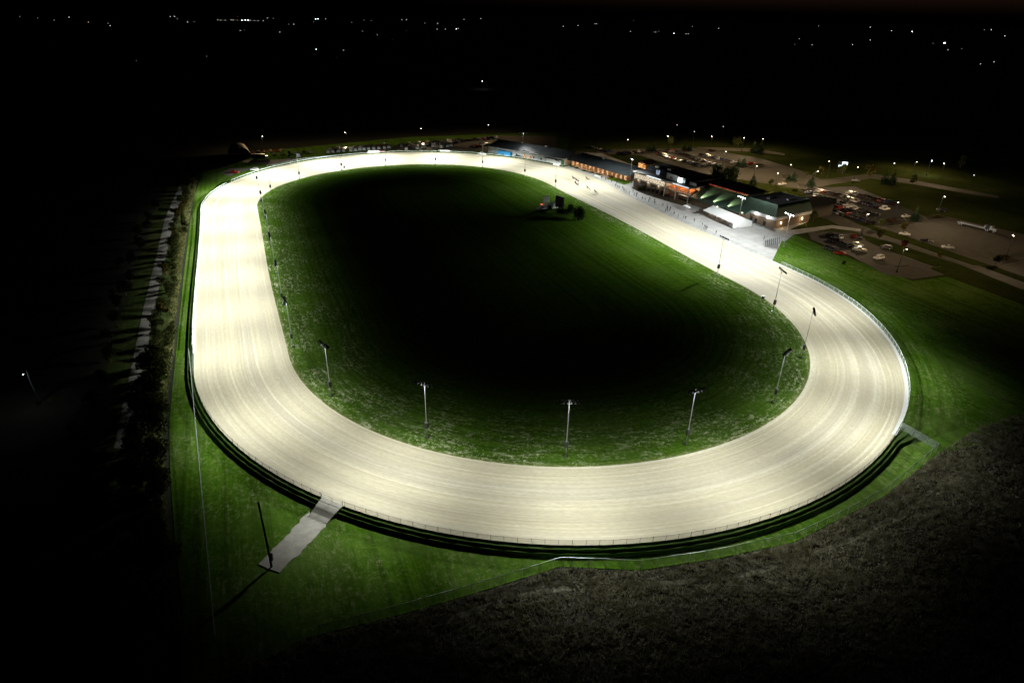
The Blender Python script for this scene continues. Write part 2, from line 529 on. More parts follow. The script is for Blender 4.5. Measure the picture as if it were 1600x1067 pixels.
def stad(s, d):
    """point on the oval at arc s, offset d outward from the base line; also the outward normal"""
    s = s % PER
    T = math.pi * SR
    if s < SL: x, y, nx, ny = -SL / 2 + s, SR, 0, 1
    elif s < SL + T:
        th = math.pi / 2 - (s - SL) / SR
        nx, ny = math.cos(th), math.sin(th); x, y = SL / 2 + SR * nx, SR * ny
    elif s < 2 * SL + T: x, y, nx, ny = SL / 2 - (s - SL - T), -SR, 0, -1
    else:
        th = -math.pi / 2 - (s - 2 * SL - T) / SR
        nx, ny = math.cos(th), math.sin(th); x, y = -SL / 2 + SR * nx, SR * ny
    x += nx * d; y += ny * d
    return Vector((CX + x * ca_ - y * sa_, CY + x * sa_ + y * ca_, 0)), Vector((nx * ca_ - ny * sa_, nx * sa_ + ny * ca_, 0))


KN = [(0, .85), (60, .65), (120, .65), (156, .8), (200, .9), (300, .7), (380, .22), (400, .12), (548, .12), (600, .45),
      (650, .85), (700, 1.0), (PER, .85)]


def interp(kn, x):
    for (a, va), (b, vb) in zip(kn, kn[1:]):
        if a <= x <= b: return va + (vb - va) * (x - a) / (b - a)
    return kn[-1][1]


def zo(s): return sum(interp(KN, (s + q) % PER) for q in (-8, -4, 0, 4, 8)) / 5


def grid_mesh(name, rows, uvs, mat, closed=True, attr=None):
    """rows: list (along) of lists (across) of points"""
    n, k = len(rows), len(rows[0])
    vs_ = [tuple(p) for r_ in rows for p in r_]
    fs = []
    for i in range(n if closed else n - 1):
        j = (i + 1) % n
        for q in range(k - 1):
            fs.append((i * k + q, j * k + q, j * k + q + 1, i * k + q + 1))
    me = bpy.data.meshes.new(name); me.from_pydata(vs_, [], fs)
    ln = me.attributes.new('lane', 'FLOAT_VECTOR', 'POINT')
    RL = PER / (2 * math.pi)
    data = []
    for r_ in uvs:
        for u in r_: data += [RL * math.cos(u[0] / RL), RL * math.sin(u[0] / RL), u[1]]
    ln.data.foreach_set('vector', data)
    me.materials.append(mat)
    if attr:
        at = me.attributes.new(attr[0], 'FLOAT', 'POINT')
        at.data.foreach_set('value', [a for r_ in attr[1] for a in r_])
    me.update()
    o = bpy.data.objects.new(name, me); col.objects.link(o)
    bm = bmesh.new(); bm.from_mesh(me)
    bmesh.ops.recalc_face_normals(bm, faces=bm.faces)
    if sum(f.normal.z for f in bm.faces) < 0: bmesh.ops.reverse_faces(bm, faces=bm.faces)
    bm.to_mesh(me); bm.free()
    me.polygons.foreach_set('use_smooth', [True] * len(me.polygons))
    return o


NS = 640
SS = [PER * i / NS for i in range(NS)]
rows, uvs = [], []
for s in SS:
    di, do = four(CI, s), SR * 0 + four(CO, s)
    h = zo(s)
    r_, u_ = [], []
    for q in range(15):
        t = q / 14
        p, n_ = stad(s, di + (do - di) * t)
        p.z = .02 + (h - .02) * (t * .8 + .2 * t * t)
        r_.append(p); u_.append((s, (do - di) * t))
    rows.append(r_); uvs.append(u_)
tag(grid_mesh('racetrack', rows, uvs, M['sand']), kind='structure')

# infield: rings from the inner edge to the middle
def rimw(s): return interp([(0, 1), (150, .95), (200, .8), (360, .9), (400, 1), (540, 1), (600, 1), (650, 1), (PER, 1)], s)


def rimd(s): return interp([(0, 30), (150, 26), (200, 14), (360, 9), (400, 8), (540, 8), (585, 26), (650, 30), (PER, 30)], s)


rows, uvs, at = [], [], []
OFF = [0, .7, 1.5, 3, 5, 8, 12, 17, 24, 34, 46, 60, 72]
for s in SS:
    di = four(CI, s)
    r_, u_, a_ = [], [], []
    for o_ in OFF:
        k = min(1, o_ / 60) ** 2 * 0
        p, n_ = stad(s, di * (1 - o_ / 72) - o_ + .0)
        p.z = .0 if o_ else -.015
        if o_ in (3, 5): p.z = .05
        r_.append(p); u_.append((s, o_)); a_.append(max(0.0, 1 - o_ / rimd(s)) ** .9 * rimw(s))
    rows.append(r_); uvs.append(u_); at.append(a_)
tag(grid_mesh('infield_grass', rows, uvs, M['infield'], attr=('rim', at)), kind='structure')


def poly(name, pts, z, mat, uvdir=None):
    """flat sheet on a world polygon"""
    me = bpy.data.meshes.new(name)
    vs_ = [(p[0], p[1], z) for p in pts]
    me.from_pydata(vs_, [], [tuple(range(len(pts)))])
    bm = bmesh.new(); bm.from_mesh(me)
    bmesh.ops.triangulate(bm, faces=bm.faces, ngon_method='EAR_CLIP')
    bmesh.ops.recalc_face_normals(bm, faces=bm.faces)
    for f in bm.faces:
        if f.normal.z < 0: f.normal_flip()
    d = uvdir or (1, 0)
    bm.to_mesh(me); bm.free()
    ln = me.attributes.new('lane', 'FLOAT_VECTOR', 'POINT')
    data = []
    for v in me.vertices:
        x, y = v.co.x, v.co.y
        data += [x * d[0] + y * d[1], 0.0, -x * d[1] + y * d[0]]
    ln.data.foreach_set('vector', data)
    me.materials.append(mat)
    o = bpy.data.objects.new(name, me); col.objects.link(o)
    return tag(o, kind='structure')


# middle fill of the infield follows the last ring
poly('infield_centre', [stad(s, -72)[0] for s in [PER * i / 120 for i in range(120)]], -.006, M['infield'], (ca_, sa_))

# ground to the horizon
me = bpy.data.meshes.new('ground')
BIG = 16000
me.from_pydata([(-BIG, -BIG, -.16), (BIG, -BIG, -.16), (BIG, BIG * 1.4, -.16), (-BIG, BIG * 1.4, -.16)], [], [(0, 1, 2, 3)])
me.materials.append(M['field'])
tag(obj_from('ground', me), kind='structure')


def PX(lst, z=0.0):
    return [G(x, y, z) for x, y in lst]


# mown grass round the oval
HOLE = 0
lawn_pts = PX([(318, 268), (352, 262), (410, 236), (640, 214), (900, 205), (1160, 206), (1420, 238), (1700, 300), (1700, 560),
               (1560, 690), (1470, 706), (1380, 775), (1240, 846), (1120, 872), (1000, 890), (875, 884), (760, 920), (640, 955),
               (480, 995), (340, 1067), (285, 1067), (285, 950), (272, 830), (266, 740), (264, 660), (272, 580), (280, 500),
               (287, 430), (297, 350), (305, 300)])
poly('lawn', lawn_pts, -.10, M['lawn'], (ca_, sa_))

# terraced bank outside the track
TER = [(0, 1), (.1, .97), (.2, .76), (.85, .74), (.95, .44), (1.6, .42), (1.7, .06), (1.95, 0), (2.4, -.02)]
GEN = [(0, 1), (1.5, .9), (3, .74), (5, .55), (7, .38), (9, .22), (11, .1), (13, 0), (14, -.02)]


def steep(s):
    s = s % PER
    if 628 < s < 642: return (s - 628) / 14
    if s >= 642 or s < 185: return 1.0
    if s < 215: return 1 - (s - 185) / 30
    return 0.0


rows, uvs = [], []
BS = [s for s in [541 + (PER - 541 + 372) * i / 520 for i in range(521)]]
for s in BS:
    do = four(CO, s); h = zo(s); k = steep(s)
    r_, u_ = [], []
    for (oa, za), (ob, zb) in zip(TER, GEN):
        o_ = oa * k + ob * (1 - k); zz = za * k + zb * (1 - k)
        p, n_ = stad(s, do + o_)
        p.z = h * zz - (.11 if zz <= 0 else .0) + .09 * (.35 if 0 < zz < 1 else 0) * math.sin(s * 1.7 + oa * 3)
        r_.append(p); u_.append((s, o_))
    rows.append(r_); uvs.append(u_)
bank = grid_mesh('grass_bank', rows, uvs, M['bankgrass'], closed=False)
bank.data.polygons.foreach_set('use_smooth', [False] * len(bank.data.polygons))
bank.data.materials.append(M['lawn'])
_k = len(TER) - 1
bank.data.polygons.foreach_set('material_index', [0 if steep(BS[i // _k]) > .5 else 1 for i in range(len(bank.data.polygons))])
tag(bank, kind='structure')
# bare strip of screenings just outside the rail
m_v = pbr('pale_limestone', (.62, .63, .62), .9, .12, .5)
for s0, s1, wv_ in ((541, 640, .9), (PER + 8, PER + 372, .4)):
    rows, uvs = [], []
    for i in range(161):
        s = s0 + (s1 - s0) * i / 160
        do = four(CO, s); h = zo(s)
        a, _ = stad(s, do - wv_ + .2); b, _ = stad(s, do + .25)
        a.z = h * .985 + .03; b.z = h + .02
        rows.append([a, b]); uvs.append([(s, 0), (s, 1.2)])
    tag(grid_mesh('limestone_verge', rows, uvs, m_v, closed=False), kind='structure')

# apron in front of the grandstand
ap = []
for i in range(60):
    s = 372 + (541.5 - 372) * i / 59
    p, _ = stad(s, four(CO, s) + .02); ap.append(p)
back = PX([(1222, 376), (1236, 358), (1262, 347), (1170, 318), (1090, 296), (1000, 262), (940, 240), (884, 236), (856, 240)])
apron = poly('concrete_apron', ap + back, .03, M['concrete'], (ca_, sa_))
lawnlet = poly('lawn_wedge', PX([(946, 279), (983, 271), (988, 286), (975, 289)]), .05, M['lawn'], (ca_, sa_))
poly('planting_bed', PX([(986, 293), (996, 299), (1010, 305), (1030, 311), (1050, 317), (1068, 322), (1078, 317), (1060, 306), (1030, 297), (1000, 287)]), .045, M['mulch'])
# path kerbs at the apron end
poly('walkway', PX([(1221, 376), (1232, 360), (1300, 352), (1345, 358), (1344, 362), (1300, 357), (1240, 367), (1226, 378)]), .034, M['concrete'])

# parking lots and drives
LOTS = [
    ('north_car_park', [(930, 234), (1100, 231), (1135, 238), (1190, 248), (1250, 266), (1290, 283), (1255, 296), (1160, 281),
                        (1080, 268), (1000, 243), (935, 240)], M['asphalt']),
    ('east_car_park', [(1252, 294), (1335, 291), (1392, 314), (1450, 340), (1380, 352), (1340, 348), (1262, 312)], M['darkasphalt']),
    ('overflow_car_park', [(1365, 353), (1412, 347), (1478, 338), (1600, 366), (1700, 392), (1700, 470), (1600, 432), (1500, 398), (1395, 362)], M['asphalt']),
    ('south_car_park', [(1262, 362), (1300, 361), (1345, 371), (1405, 388), (1458, 412), (1455, 420), (1476, 429), (1427, 436), (1382, 428),
                        (1330, 400), (1268, 374)], M['asphalt']),
]
for i, (nm, pts, mt) in enumerate(LOTS):
    poly(nm, PX(pts), -.05 - .006 * i, mt)
poly('drive_road', PX([(1264, 318), (1300, 331), (1345, 352), (1400, 370), (1500, 404), (1600, 441), (1700, 480), (1700, 492), (1600, 453),
                       (1500, 413), (1398, 380), (1340, 364), (1292, 344), (1256, 326)]), -.08, M['asphalt'])
poly('entrance_road', PX([(1240, 282), (1300, 279), (1360, 271), (1420, 280), (1480, 291), (1560, 306), (1560, 310), (1480, 297), (1420, 287),
                          (1362, 279), (1300, 288), (1262, 296)]), -.084, M['asphalt'])
poly('back_road', PX([(1090, 230), (1180, 232), (1226, 240), (1226, 243), (1180, 237), (1090, 234)]), -.075, M['yard'])
poly('park_grass', PX([(1236, 364), (1330, 404), (1427, 439), (1480, 432), (1720, 520), (1720, 250), (1420, 190), (900, 190), (884, 240), (1000, 264), (1090, 296), (1240, 340)]), -.092, M['drygrass'], (ca_, sa_))
poly('paddock_yard', PX([(372, 250), (420, 250), (470, 247), (520, 242), (600, 232), (770, 212), (870, 212), (868, 262), (800, 250), (700, 239.5),
                         (625, 240), (575, 242), (525, 247), (480, 252), (420, 257), (390, 256)]), -.07, M['yard'])
poly('chute_pad', PX([(344, 270), (360, 263), (418, 262), (420, 266), (392, 274), (360, 276)]), -.066, M['gravel'])
_pr = random.Random(3)
_L = [(506, 783), (480, 802), (462, 821), (441, 843), (423, 861), (405, 879)]
_R = [(537, 791), (517, 813), (497, 833), (481, 850), (464, 868), (447, 883)]
_gl, _gr = [], []
for side, dst in ((_L, _gl), (_R, _gr)):
    for (xa, ya), (xb, yb) in zip(side, side[1:]):
        for k in range(4):
            dst.append((xa + (xb - xa) * k / 4 + _pr.uniform(-2.2, 2.2), ya + (yb - ya) * k / 4))
    dst.append(side[-1])
poly('gravel_track', PX(_gl + [(404, 881), (425, 890), (437, 894)] + _gr[::-1]), .0, M['path'])
mb = MB()
_sec = []
for o_, k_, z_ in ((-.05, 0, 1.0), (1.25, .2, .86), (2.3, .5, .6), (3.4, .8, .2), (4.6, 1.0, -.02)):
    _a, _n = stad(741.5 + .1 * o_, four(CO, 741.5) + o_); _b, _ = stad(745.5 - .1 * o_, four(CO, 745.5) + o_)
    _hz = zo(743.5) * z_ + .03
    _sec.append((Vector((_a.x, _a.y, _hz)), Vector((_b.x, _b.y, _hz))))
for (a0, b0), (a1, b1) in zip(_sec, _sec[1:]):
    mb.face([a0, b0, b1, a1])
    for p_, q_ in ((a0, a1), (b1, b0)):
        mb.face([p_, q_, (q_.x, q_.y, -.2), (p_.x, p_.y, -.2)])
tag(mb.build('gravel_ramp', M['path']), kind='structure')
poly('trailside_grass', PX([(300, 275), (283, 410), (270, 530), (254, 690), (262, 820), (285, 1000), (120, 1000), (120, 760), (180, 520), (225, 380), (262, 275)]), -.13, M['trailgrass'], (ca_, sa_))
poly('trail', PX([(281, 288), (288, 288), (274, 340), (259, 400), (250, 440), (243, 480), (234, 520), (230, 560), (217, 610), (205, 650), (196, 700),
                  (178, 700), (190, 640), (199, 600), (208, 560), (216, 520), (224, 480), (234, 440), (244, 400), (258, 340)]), -.09, M['gravel'])
# kerbed planting islands
for k, pts in enumerate([
        [(1010, 240), (1050, 246), (1100, 263), (1066, 257), (1020, 246)],
        [(1018, 236), (1032, 235), (1034, 238), (1022, 239)], [(1062, 234), (1082, 234), (1084, 238), (1068, 239)],
        [(1100, 236), (1118, 235), (1116, 239), (1104, 239)],
        [(1146, 258), (1172, 261), (1160, 264), (1148, 262)], [(1182, 256), (1202, 260), (1190, 263), (1180, 259)],
        [(1222, 273), (1250, 278), (1240, 282), (1222, 279)], [(1244, 287), (1268, 288), (1262, 293), (1248, 292)],
        [(1372, 346), (1404, 343), (1410, 351), (1386, 354)], [(1412, 340), (1444, 341), (1440, 348), (1418, 348)],
        [(1442, 338), (1474, 337), (1478, 341), (1450, 344)], [(1384, 344), (1388, 343), (1389, 345), (1385, 346)],
        [(1547, 403), (1575, 399), (1592, 407), (1566, 412)], [(1310, 364), (1330, 362), (1336, 365), (1322, 367)],
        [(1395, 416), (1422, 414), (1420, 417), (1398, 419)], [(1355, 356), (1376, 358), (1460, 386), (1545, 414), (1520, 415), (1440, 388), (1380, 367)],
        [(1350, 369), (1366, 374), (1404, 388), (1470, 416), (1462, 418), (1400, 396), (1352, 376)],
        [(1256, 344), (1290, 341), (1312, 353), (1290, 357), (1262, 356)]]):
    mb = MB()
    w = PX(pts)
    top = .06 if k < 15 else -.02
    n = len(w)
    mb.face([(p.x, p.y, top) for p in w])
    for i in range(n):
        a, b = w[i], w[(i + 1) % n]
        mb.face([(a.x, a.y, -.12), (b.x, b.y, -.12), (b.x, b.y, top), (a.x, a.y, top)], 1)
    tag(mb.build('planting_island', [M['mulch'] if k < 15 else M['drygrass'], M['kerb']]), kind='structure')

# ------------------------------------------------------------------ light distributions (photometric curves)


def photometric(light, Wpts, tmin, tmax, lat):
    """lamp strength by direction in the lamp's own axes: x outward, z up; Wpts = (throw / height, ground illuminance)"""
    light.use_nodes = True
    nt = light.node_tree; nt.nodes.clear()
    out = N(nt, 'ShaderNodeOutputLight'); em = N(nt, 'ShaderNodeEmission')
    tc = N(nt, 'ShaderNodeTexCoord')
    sep = N(nt, 'ShaderNodeSeparateXYZ'); nt.links.new(tc.outputs['Normal'], sep.inputs[0])

    def mth(op, a, b=None):
        n = N(nt, 'ShaderNodeMath', operation=op)
        for i, x in enumerate((a, b)):
            if x is None: continue
            if isinstance(x, (int, float)): n.inputs[i].default_value = x
            else: nt.links.new(x, n.inputs[i])
        return n.outputs[0]
    c = mth('MAXIMUM', mth('MULTIPLY', sep.outputs[2], SIGN), .07)
    up = mth('GREATER_THAN', mth('MULTIPLY', sep.outputs[2], SIGN), .0)
    t = mth('DIVIDE', mth('MULTIPLY', sep.outputs[0], -SIGN), c)
    u = mth('DIVIDE', sep.outputs[1], c)
    fac = mth('DIVIDE', mth('SUBTRACT', t, tmin), tmax - tmin)
    rp = N(nt, 'ShaderNodeValToRGB'); rp.color_ramp.interpolation = 'B_SPLINE'
    el = rp.color_ramp.elements
    while len(el) < len(Wpts): el.new(.5)
    for e, (a, w) in zip(el, Wpts):
        e.position = (a - tmin) / (tmax - tmin); e.color = (w, w, w, 1)
    nt.links.new(fac, rp.inputs[0])
    g = mth('POWER', 2.718, mth('MULTIPLY', mth('POWER', mth('ABSOLUTE', mth('DIVIDE', u, lat)), 2.0), -1.0))
    v = mth('MULTIPLY', mth('MULTIPLY', rp.outputs[0], g), up)
    v = mth('DIVIDE', v, mth('POWER', c, 3.0))
    v = mth('MINIMUM', v, 90.0)
    em.inputs[0].default_value = (1, 1, 1, 1)
    nt.links.new(v, em.inputs[1]); nt.links.new(em.outputs[0], out.inputs[0])


SIGN = -1.0


def photometric_round(light, Wpts, tmax):
    light.use_nodes = True
    nt = light.node_tree; nt.nodes.clear()
    out = N(nt, 'ShaderNodeOutputLight'); em = N(nt, 'ShaderNodeEmission')
    tc = N(nt, 'ShaderNodeTexCoord')
    sep = N(nt, 'ShaderNodeSeparateXYZ'); nt.links.new(tc.outputs['Normal'], sep.inputs[0])

    def mth(op, a, b=None):
        n = N(nt, 'ShaderNodeMath', operation=op)
        for i, x in enumerate((a, b)):
            if x is None: continue
            if isinstance(x, (int, float)): n.inputs[i].default_value = x
            else: nt.links.new(x, n.inputs[i])
        return n.outputs[0]
    dz = mth('MULTIPLY', sep.outputs[2], SIGN)
    c = mth('MAXIMUM', dz, .1)
    t = mth('DIVIDE', mth('SQRT', mth('SUBTRACT', 1.0, mth('MULTIPLY', dz, dz))), c)
    rp = N(nt, 'ShaderNodeValToRGB'); rp.color_ramp.interpolation = 'B_SPLINE'
    el = rp.color_ramp.elements
    while len(el) < len(Wpts): el.new(.5)
    for e, (a, w) in zip(el, Wpts): e.position = a / tmax; e.color = (w, w, w, 1)
    nt.links.new(mth('DIVIDE', t, tmax), rp.inputs[0])
    v = mth('DIVIDE', mth('MULTIPLY', rp.outputs[0], mth('GREATER_THAN', dz, 0.0)), mth('POWER', c, 3.0))
    nt.links.new(mth('MINIMUM', v, 90.0), em.inputs[1]); nt.links.new(em.outputs[0], out.inputs[0])


flood_l = bpy.data.lights.new('flood_light', 'POINT')
flood_l.energy = P_FLOOD; flood_l.color = (.97, 1.0, .92); flood_l.shadow_soft_size = 1.1
photometric(flood_l, [(-3, 0), (-2.2, .003), (-1.5, .017), (-.8, .085), (-.2, .38), (.1, .8), (.5, 1.0), (1.5, 1.0), (2.0, .88), (2.4, .46), (2.8, .16),
                      (3.3, .034), (3.9, .004), (5, 0)], -3, 9, 1.25)
stand_l = bpy.data.lights.new('stand_flood_light', 'POINT')
stand_l.energy = P_STAND; stand_l.color = (.97, 1.0, .97); stand_l.shadow_soft_size = .6
photometric(stand_l, [(-2, 0), (-1.2, .08), (-.6, .25), (0, .6), (.6, .95), (1.0, 1.0), (2.2, 1.0), (3.0, 1.0), (3.6, .86), (4.5, .40), (5.6, .09), (7.0, .015), (10, 0)], -2, 12, 2.6)

# ------------------------------------------------------------------ floodlight poles


def make_flood_pole(lens_mat, nlamps=6, h=14.5, light=None, box=True, tilt=-66):
    """local +x points from the pole to what it lights"""
    root = empty('floodlight_pole', (0, 0, 0))
    mb = MB(); mb.tube((0, 0, -.2), (0, 0, h), .115, .06, 10); mb.tube((0, 0, 0), (0, 0, .5), .34, .34, 10)
    mb.build('pole', M['galv'], root)
    if box:
        mb = MB(); mb.box(-.32, .32, -.36, .36, 2.7, 4.1); mb.box(-.36, .36, -.4, .4, 4.1, 4.17)
        mb.build('ballast_box', M['boxgrey'], root)
    mb = MB(); w = 2.3
    mb.box(-.09, .09, -w, w, h - .12, h + .1); mb.tube((0, 0, h - 1.2), (0, w * .5, h - .1), .04); mb.tube((0, 0, h - 1.2), (0, -w * .5, h - .1), .04)
    mb.build('crossarm', M['dark'], root)
    for i in range(nlamps):
        y = -w + .15 + (2 * w - .3) * i / (nlamps - 1)
        mb = MB()
        # tilted housing with a visor
        d = Vector((math.cos(R(tilt)), 0, math.sin(R(tilt)))); n_ = Vector((-d.z, 0, d.x))
        c = Vector((.28, y, h - .02))
        a = c - d * .25; b = c + d * .42
        ring = []
        for q in range(10):
            th = 2 * math.pi * q / 10
            ring.append((n_ * math.cos(th) + Vector((0, 1, 0)) * math.sin(th)))
        mb.add([a + r_ * .12 for r_ in ring] + [b + r_ * .25 for r_ in ring],
               [(q, (q + 1) % 10, 10 + (q + 1) % 10, 10 + q) for q in range(10)] + [tuple(range(10))])
        mb.add([b + ring[q] * .25 for q in (9, 0, 1)] + [b + ring[q] * .26 + d * .24 for q in (9, 0, 1)], [(0, 1, 4, 3), (1, 2, 5, 4)])
        mb.tube((0, y, h + .08), tuple(a), .035)
        fl = mb.build('floodlight', M['dark'], root)
        mb = MB(); mb.face([tuple(b - d * .03 + r_ * .235) for r_ in ring]); mb.build('lens', lens_mat, fl)
    if light is not None:
        lo = bpy.data.objects.new('lamp', light); col.objects.link(lo); lo.parent = root; lo.location = (.9, 0, h - .55)
    return root


proto = make_flood_pole(M['lens'], 6, 14.5, flood_l)
HEADS = [(1131, 371), (1222, 422), (1271, 486), (1228, 549), (1087, 608), (890, 625), (663, 597), (507, 537), (446.5, 468), (432, 410),
         (422, 366), (415, 330), (408, 300), (402, 277), (417, 257), (463, 239), (530, 227), (600, 221), (679.5, 220), (754, 224),
         (821, 236), (870, 251)]
FPOW = [.45, .72, .82, .8, .76, .74, .76, .82, .95, 1.1, 1.18, 1.24, 1.34, 1.48, 1.75, 1.95, 2.05, 2.1, 2.0, 1.6, 1.15, .72]
ARC_S = [546.5, 581.2, 613.7, 643.8, 677.1, 706.4, 739.4, 771.8, 803.4, 834.3, 864.4, 895.2, 926.7, 955.8, 985.3, 1017.6, 1048.9, 1077.6,
         1109.1, 1139.6, 1174.1, 1205.1]
for i, hp in enumerate(HEADS):
    o = proto if i == 0 else copy_tree(proto)
    g = G(hp[0], hp[1], 14.5)
    _, n_ = stad(ARC_S[i], 0)
    o.location = (g.x, g.y, 0); o.rotation_euler = (0, 0, math.atan2(n_.y, n_.x))
    side = ('homestretch' if i < 2 else 'near turn' if i < 8 else 'back straight' if i < 14 else 'far turn')
    k = i if i < 2 else i - 2 if i < 8 else i - 8 if i < 14 else i - 14
    lab = {'homestretch': 'steel floodlight pole on the infield edge of the homestretch, %s from the bleachers' % nth(k),
           'near turn': 'steel floodlight pole on the infield edge, %s round the near turn from the right' % nth(k),
           'back straight': 'steel floodlight pole beside the back straight, %s from its near end' % nth(k),
           'far turn': 'steel floodlight pole on the infield edge, %s round the far turn from the left' % nth(k)}[side]
    tag(o, lab, 'floodlight pole', 'floodlight poles along the infield edge')
    if FPOW[i] != 1.0:
        for ch in o.children:
            if ch.type == 'LIGHT':
                ch.data = flood_l.copy(); ch.data.energy = P_FLOOD * FPOW[i]

sp = make_flood_pole(M['lens'], 4, 14.2, stand_l, box=False, tilt=-24)
sp2 = make_flood_pole(emit('dim_flood_lens', (.9, .96, 1), 1.0), 4, 14.2, stand_l, box=False)
for i, (bp, lab, rot) in enumerate([
        ((1224, 386), 'floodlight pole with a bright lamp row on the grass beside the bleachers', 0),
        ((1152, 356), 'floodlight pole with a bright lamp row behind the white tent', 0),
        ((984, 287), 'tall pale floodlight pole at the lawn wedge by the grandstand end', 0),
        ((816.6, 241), 'tall floodlight pole against the pale barn wall', 0)]):
    o = (sp, None, sp2, None)[i] or copy_tree(sp if i < 2 else sp2)
    g = G(*bp)
    # face the homestretch
    best = min(range(372, 545), key=lambda s: (stad(s, 12)[0] - g).length)
    t = stad(best, 12)[0] - g
    o.location = (g.x, g.y, 0); o.rotation_euler = (0, 0, math.atan2(t.y, t.x))
    tag(o, lab, 'floodlight pole', 'floodlight poles on the grandstand side')
    if i >= 2:
        for ch in o.children:
            if ch.type == 'LIGHT':
                ch.data = stand_l.copy(); ch.data.energy = P_STAND * (1.0 if i == 2 else .10)

# ------------------------------------------------------------------ fences


def fence(name, pts, h, post_every, meshmat, postmat, label, cat, railmat=None, rail_r=.035, postr=.035, maxposts=100, group=None, midrail=False):
    """pts: 3-D polyline of the fence foot"""
    root = empty(name, pts[0])
    o0 = Vector(pts[0])
    L = [0.0]
    for a, b in zip(pts, pts[1:]): L.append(L[-1] + (Vector(b) - Vector(a)).length)

    def at(d):
        for i in range(len(L) - 1):
            if L[i] <= d <= L[i + 1] + 1e-6:
                k = (d - L[i]) / max(1e-6, L[i + 1] - L[i])
                return Vector(pts[i]).lerp(Vector(pts[i + 1]), k) - o0
        return Vector(pts[-1]) - o0
    n = max(1, int(L[-1] / post_every))
    stuff = MB(); ns = 0
    pm = None
    for i in range(n + 1):
        p = at(L[-1] * i / n)
        if i < maxposts:
            if pm is None:
                mb = MB(); mb.tube((0, 0, -.2), (0, 0, h + .06), postr, postr, 6); mb.tube((0, 0, h + .06), (0, 0, h + .12), postr * 1.3, postr * .4, 6)
                pm = mb.mesh('post', postmat)
            obj_from('post', pm, root, p)
        else:
            stuff.tube(p + Vector((0, 0, -.2)), p + Vector((0, 0, h + .06)), postr, postr, 6); ns += 1
    if ns:
        o = stuff.build('further_posts', postmat, root); o['kind'] = 'stuff'
    P = [Vector(p) - o0 for p in pts]
    mb = MB()
    up = Vector((0, 0, h))
    for a, b in zip(P, P[1:]):
        d = (b - a); nn = Vector((-d.y, d.x, 0)).normalized() * .012
        mb.face([a + nn, b + nn, b + up + nn, a + up + nn])
    if meshmat: mb.build('wire_mesh', meshmat, root)
    mb = MB()
    for a, b in zip(P, P[1:]):
        mb.tube(a + up, b + up, rail_r, rail_r, 6)
        if midrail: mb.tube(a + up * .5, b + up * .5, rail_r * .8, rail_r * .8, 6)
    mb.build('rail', railmat or postmat, root)
    tag(root, label, cat, group)
    return root


def edge(s0, s1, n, off, dz=0.0):
    r_ = []
    for i in range(n + 1):
        s = s0 + (s1 - s0) * i / n
        p, _ = stad(s, four(CO, s) + off); p.z = zo(s) + dz
        r_.append(p)
    return r_


fence('track_fence', edge(638, 741.2, 60, .12), 1.25, 2.4, M['mesh'], M['dark'], 'low chain-link fence with dark posts along the near turn bank',
      'fence', M['dark'], .022, .032)
fence('track_fence', edge(745.7, PER + 10, 44, .12), 1.25, 2.4, M['mesh'], M['dark'], 'low chain-link fence from the gravel track gate up to the back straight',
      'fence', M['dark'], .022, .032)
fence('track_fence', edge(546, 637, 50, .2), 1.3, 2.7, M['mesh'], M['rail'], 'pale chain-link fence curving from the concrete apron round the right of the oval',
      'fence', M['rail'], .05, .035)
fence('track_fence', edge(12, 196, 80, .25), .95, 3.2, M['mesh'], M['rail'], 'pale rail fence along the outside of the back straight', 'fence', M['rail'], .09, .04)
fence('track_fence', edge(200, 372, 70, .3), 1.0, 3.2, None, M['rail'], 'white rail fence round the outside of the far turn', 'fence', M['rail'], .09, .04)
fence('apron_rail', edge(376, 541, 70, .35, -.1), 1.1, 2.8, None, M['wire'], 'thin metal rail between the racetrack and the concrete apron', 'fence', M['wire'], .035, .035, midrail=True)
A = G(338, 1000); B_ = G(310, 632, 2.2); 
top = stad(PER + 8, four(CO, 8) + 1.0)[0]; top.z = 1.7
lp = [Vector((A.x, A.y, .0)).lerp(Vector((top.x, top.y, 1.0)), i / 20) for i in range(21)]
fence('boundary_fence', lp, 1.5, 3.0, M['mesh2'], M['wire'], 'long straight wire fence with a pale top rail running away from the near turn', 'fence', M['wire'], .055, .035)
CL = [(1405, 669, 1.2), (1464, 703, 0), (1380, 773, 0), (1300, 815, 0), (1240, 843, 0), (1120, 869, 0), (1000, 887, 0), (875, 882, 0), (760, 918, 0), (640, 952, 0), (500, 990, 0)]
cl = [G(x, y, z) for x, y, z in CL]
fence('field_fence', cl, 1.8, 3.0, M['mesh2'], M['wire'], 'tall grey-green chain-link fence between the lawn and the weedy field', 'fence', M['wire'], .045, .04)
# far corner fences
fence('yard_fence', [G(*p) for p in [(422, 262), (470, 251), (520, 246), (574, 242)]], 1.2, 4, None, M['wire'], 'low pipe fence between the far turn and the paddock yard', 'fence', M['rail'], .06)
# gate across the gravel track
gt = empty('field_gate', edge(741.5, 745.4, 1, .12)[0])
pa, pb = edge(741.5, 745.4, 1, .12)
mb = MB(); d = pb - pa
for z in (.3, .7, 1.1): mb.tube((0, 0, z), d + Vector((0, 0, z)), .03)
for k in (0, .5, 1): mb.tube(d * k + Vector((0, 0, 0)), d * k + Vector((0, 0, 1.2)), .04)
mb.build('gate_leaf', M['wire'], gt)
for k in (0, 1):
    mb = MB(); mb.tube(d * k * 1.03 + Vector((0, 0, -.2)), d * k * 1.03 + Vector((0, 0, 1.6)), .08); mb.build('gate_post', M['white'], gt)
tag(gt, 'pipe gate between two white posts where the gravel track meets the racetrack', 'gate')

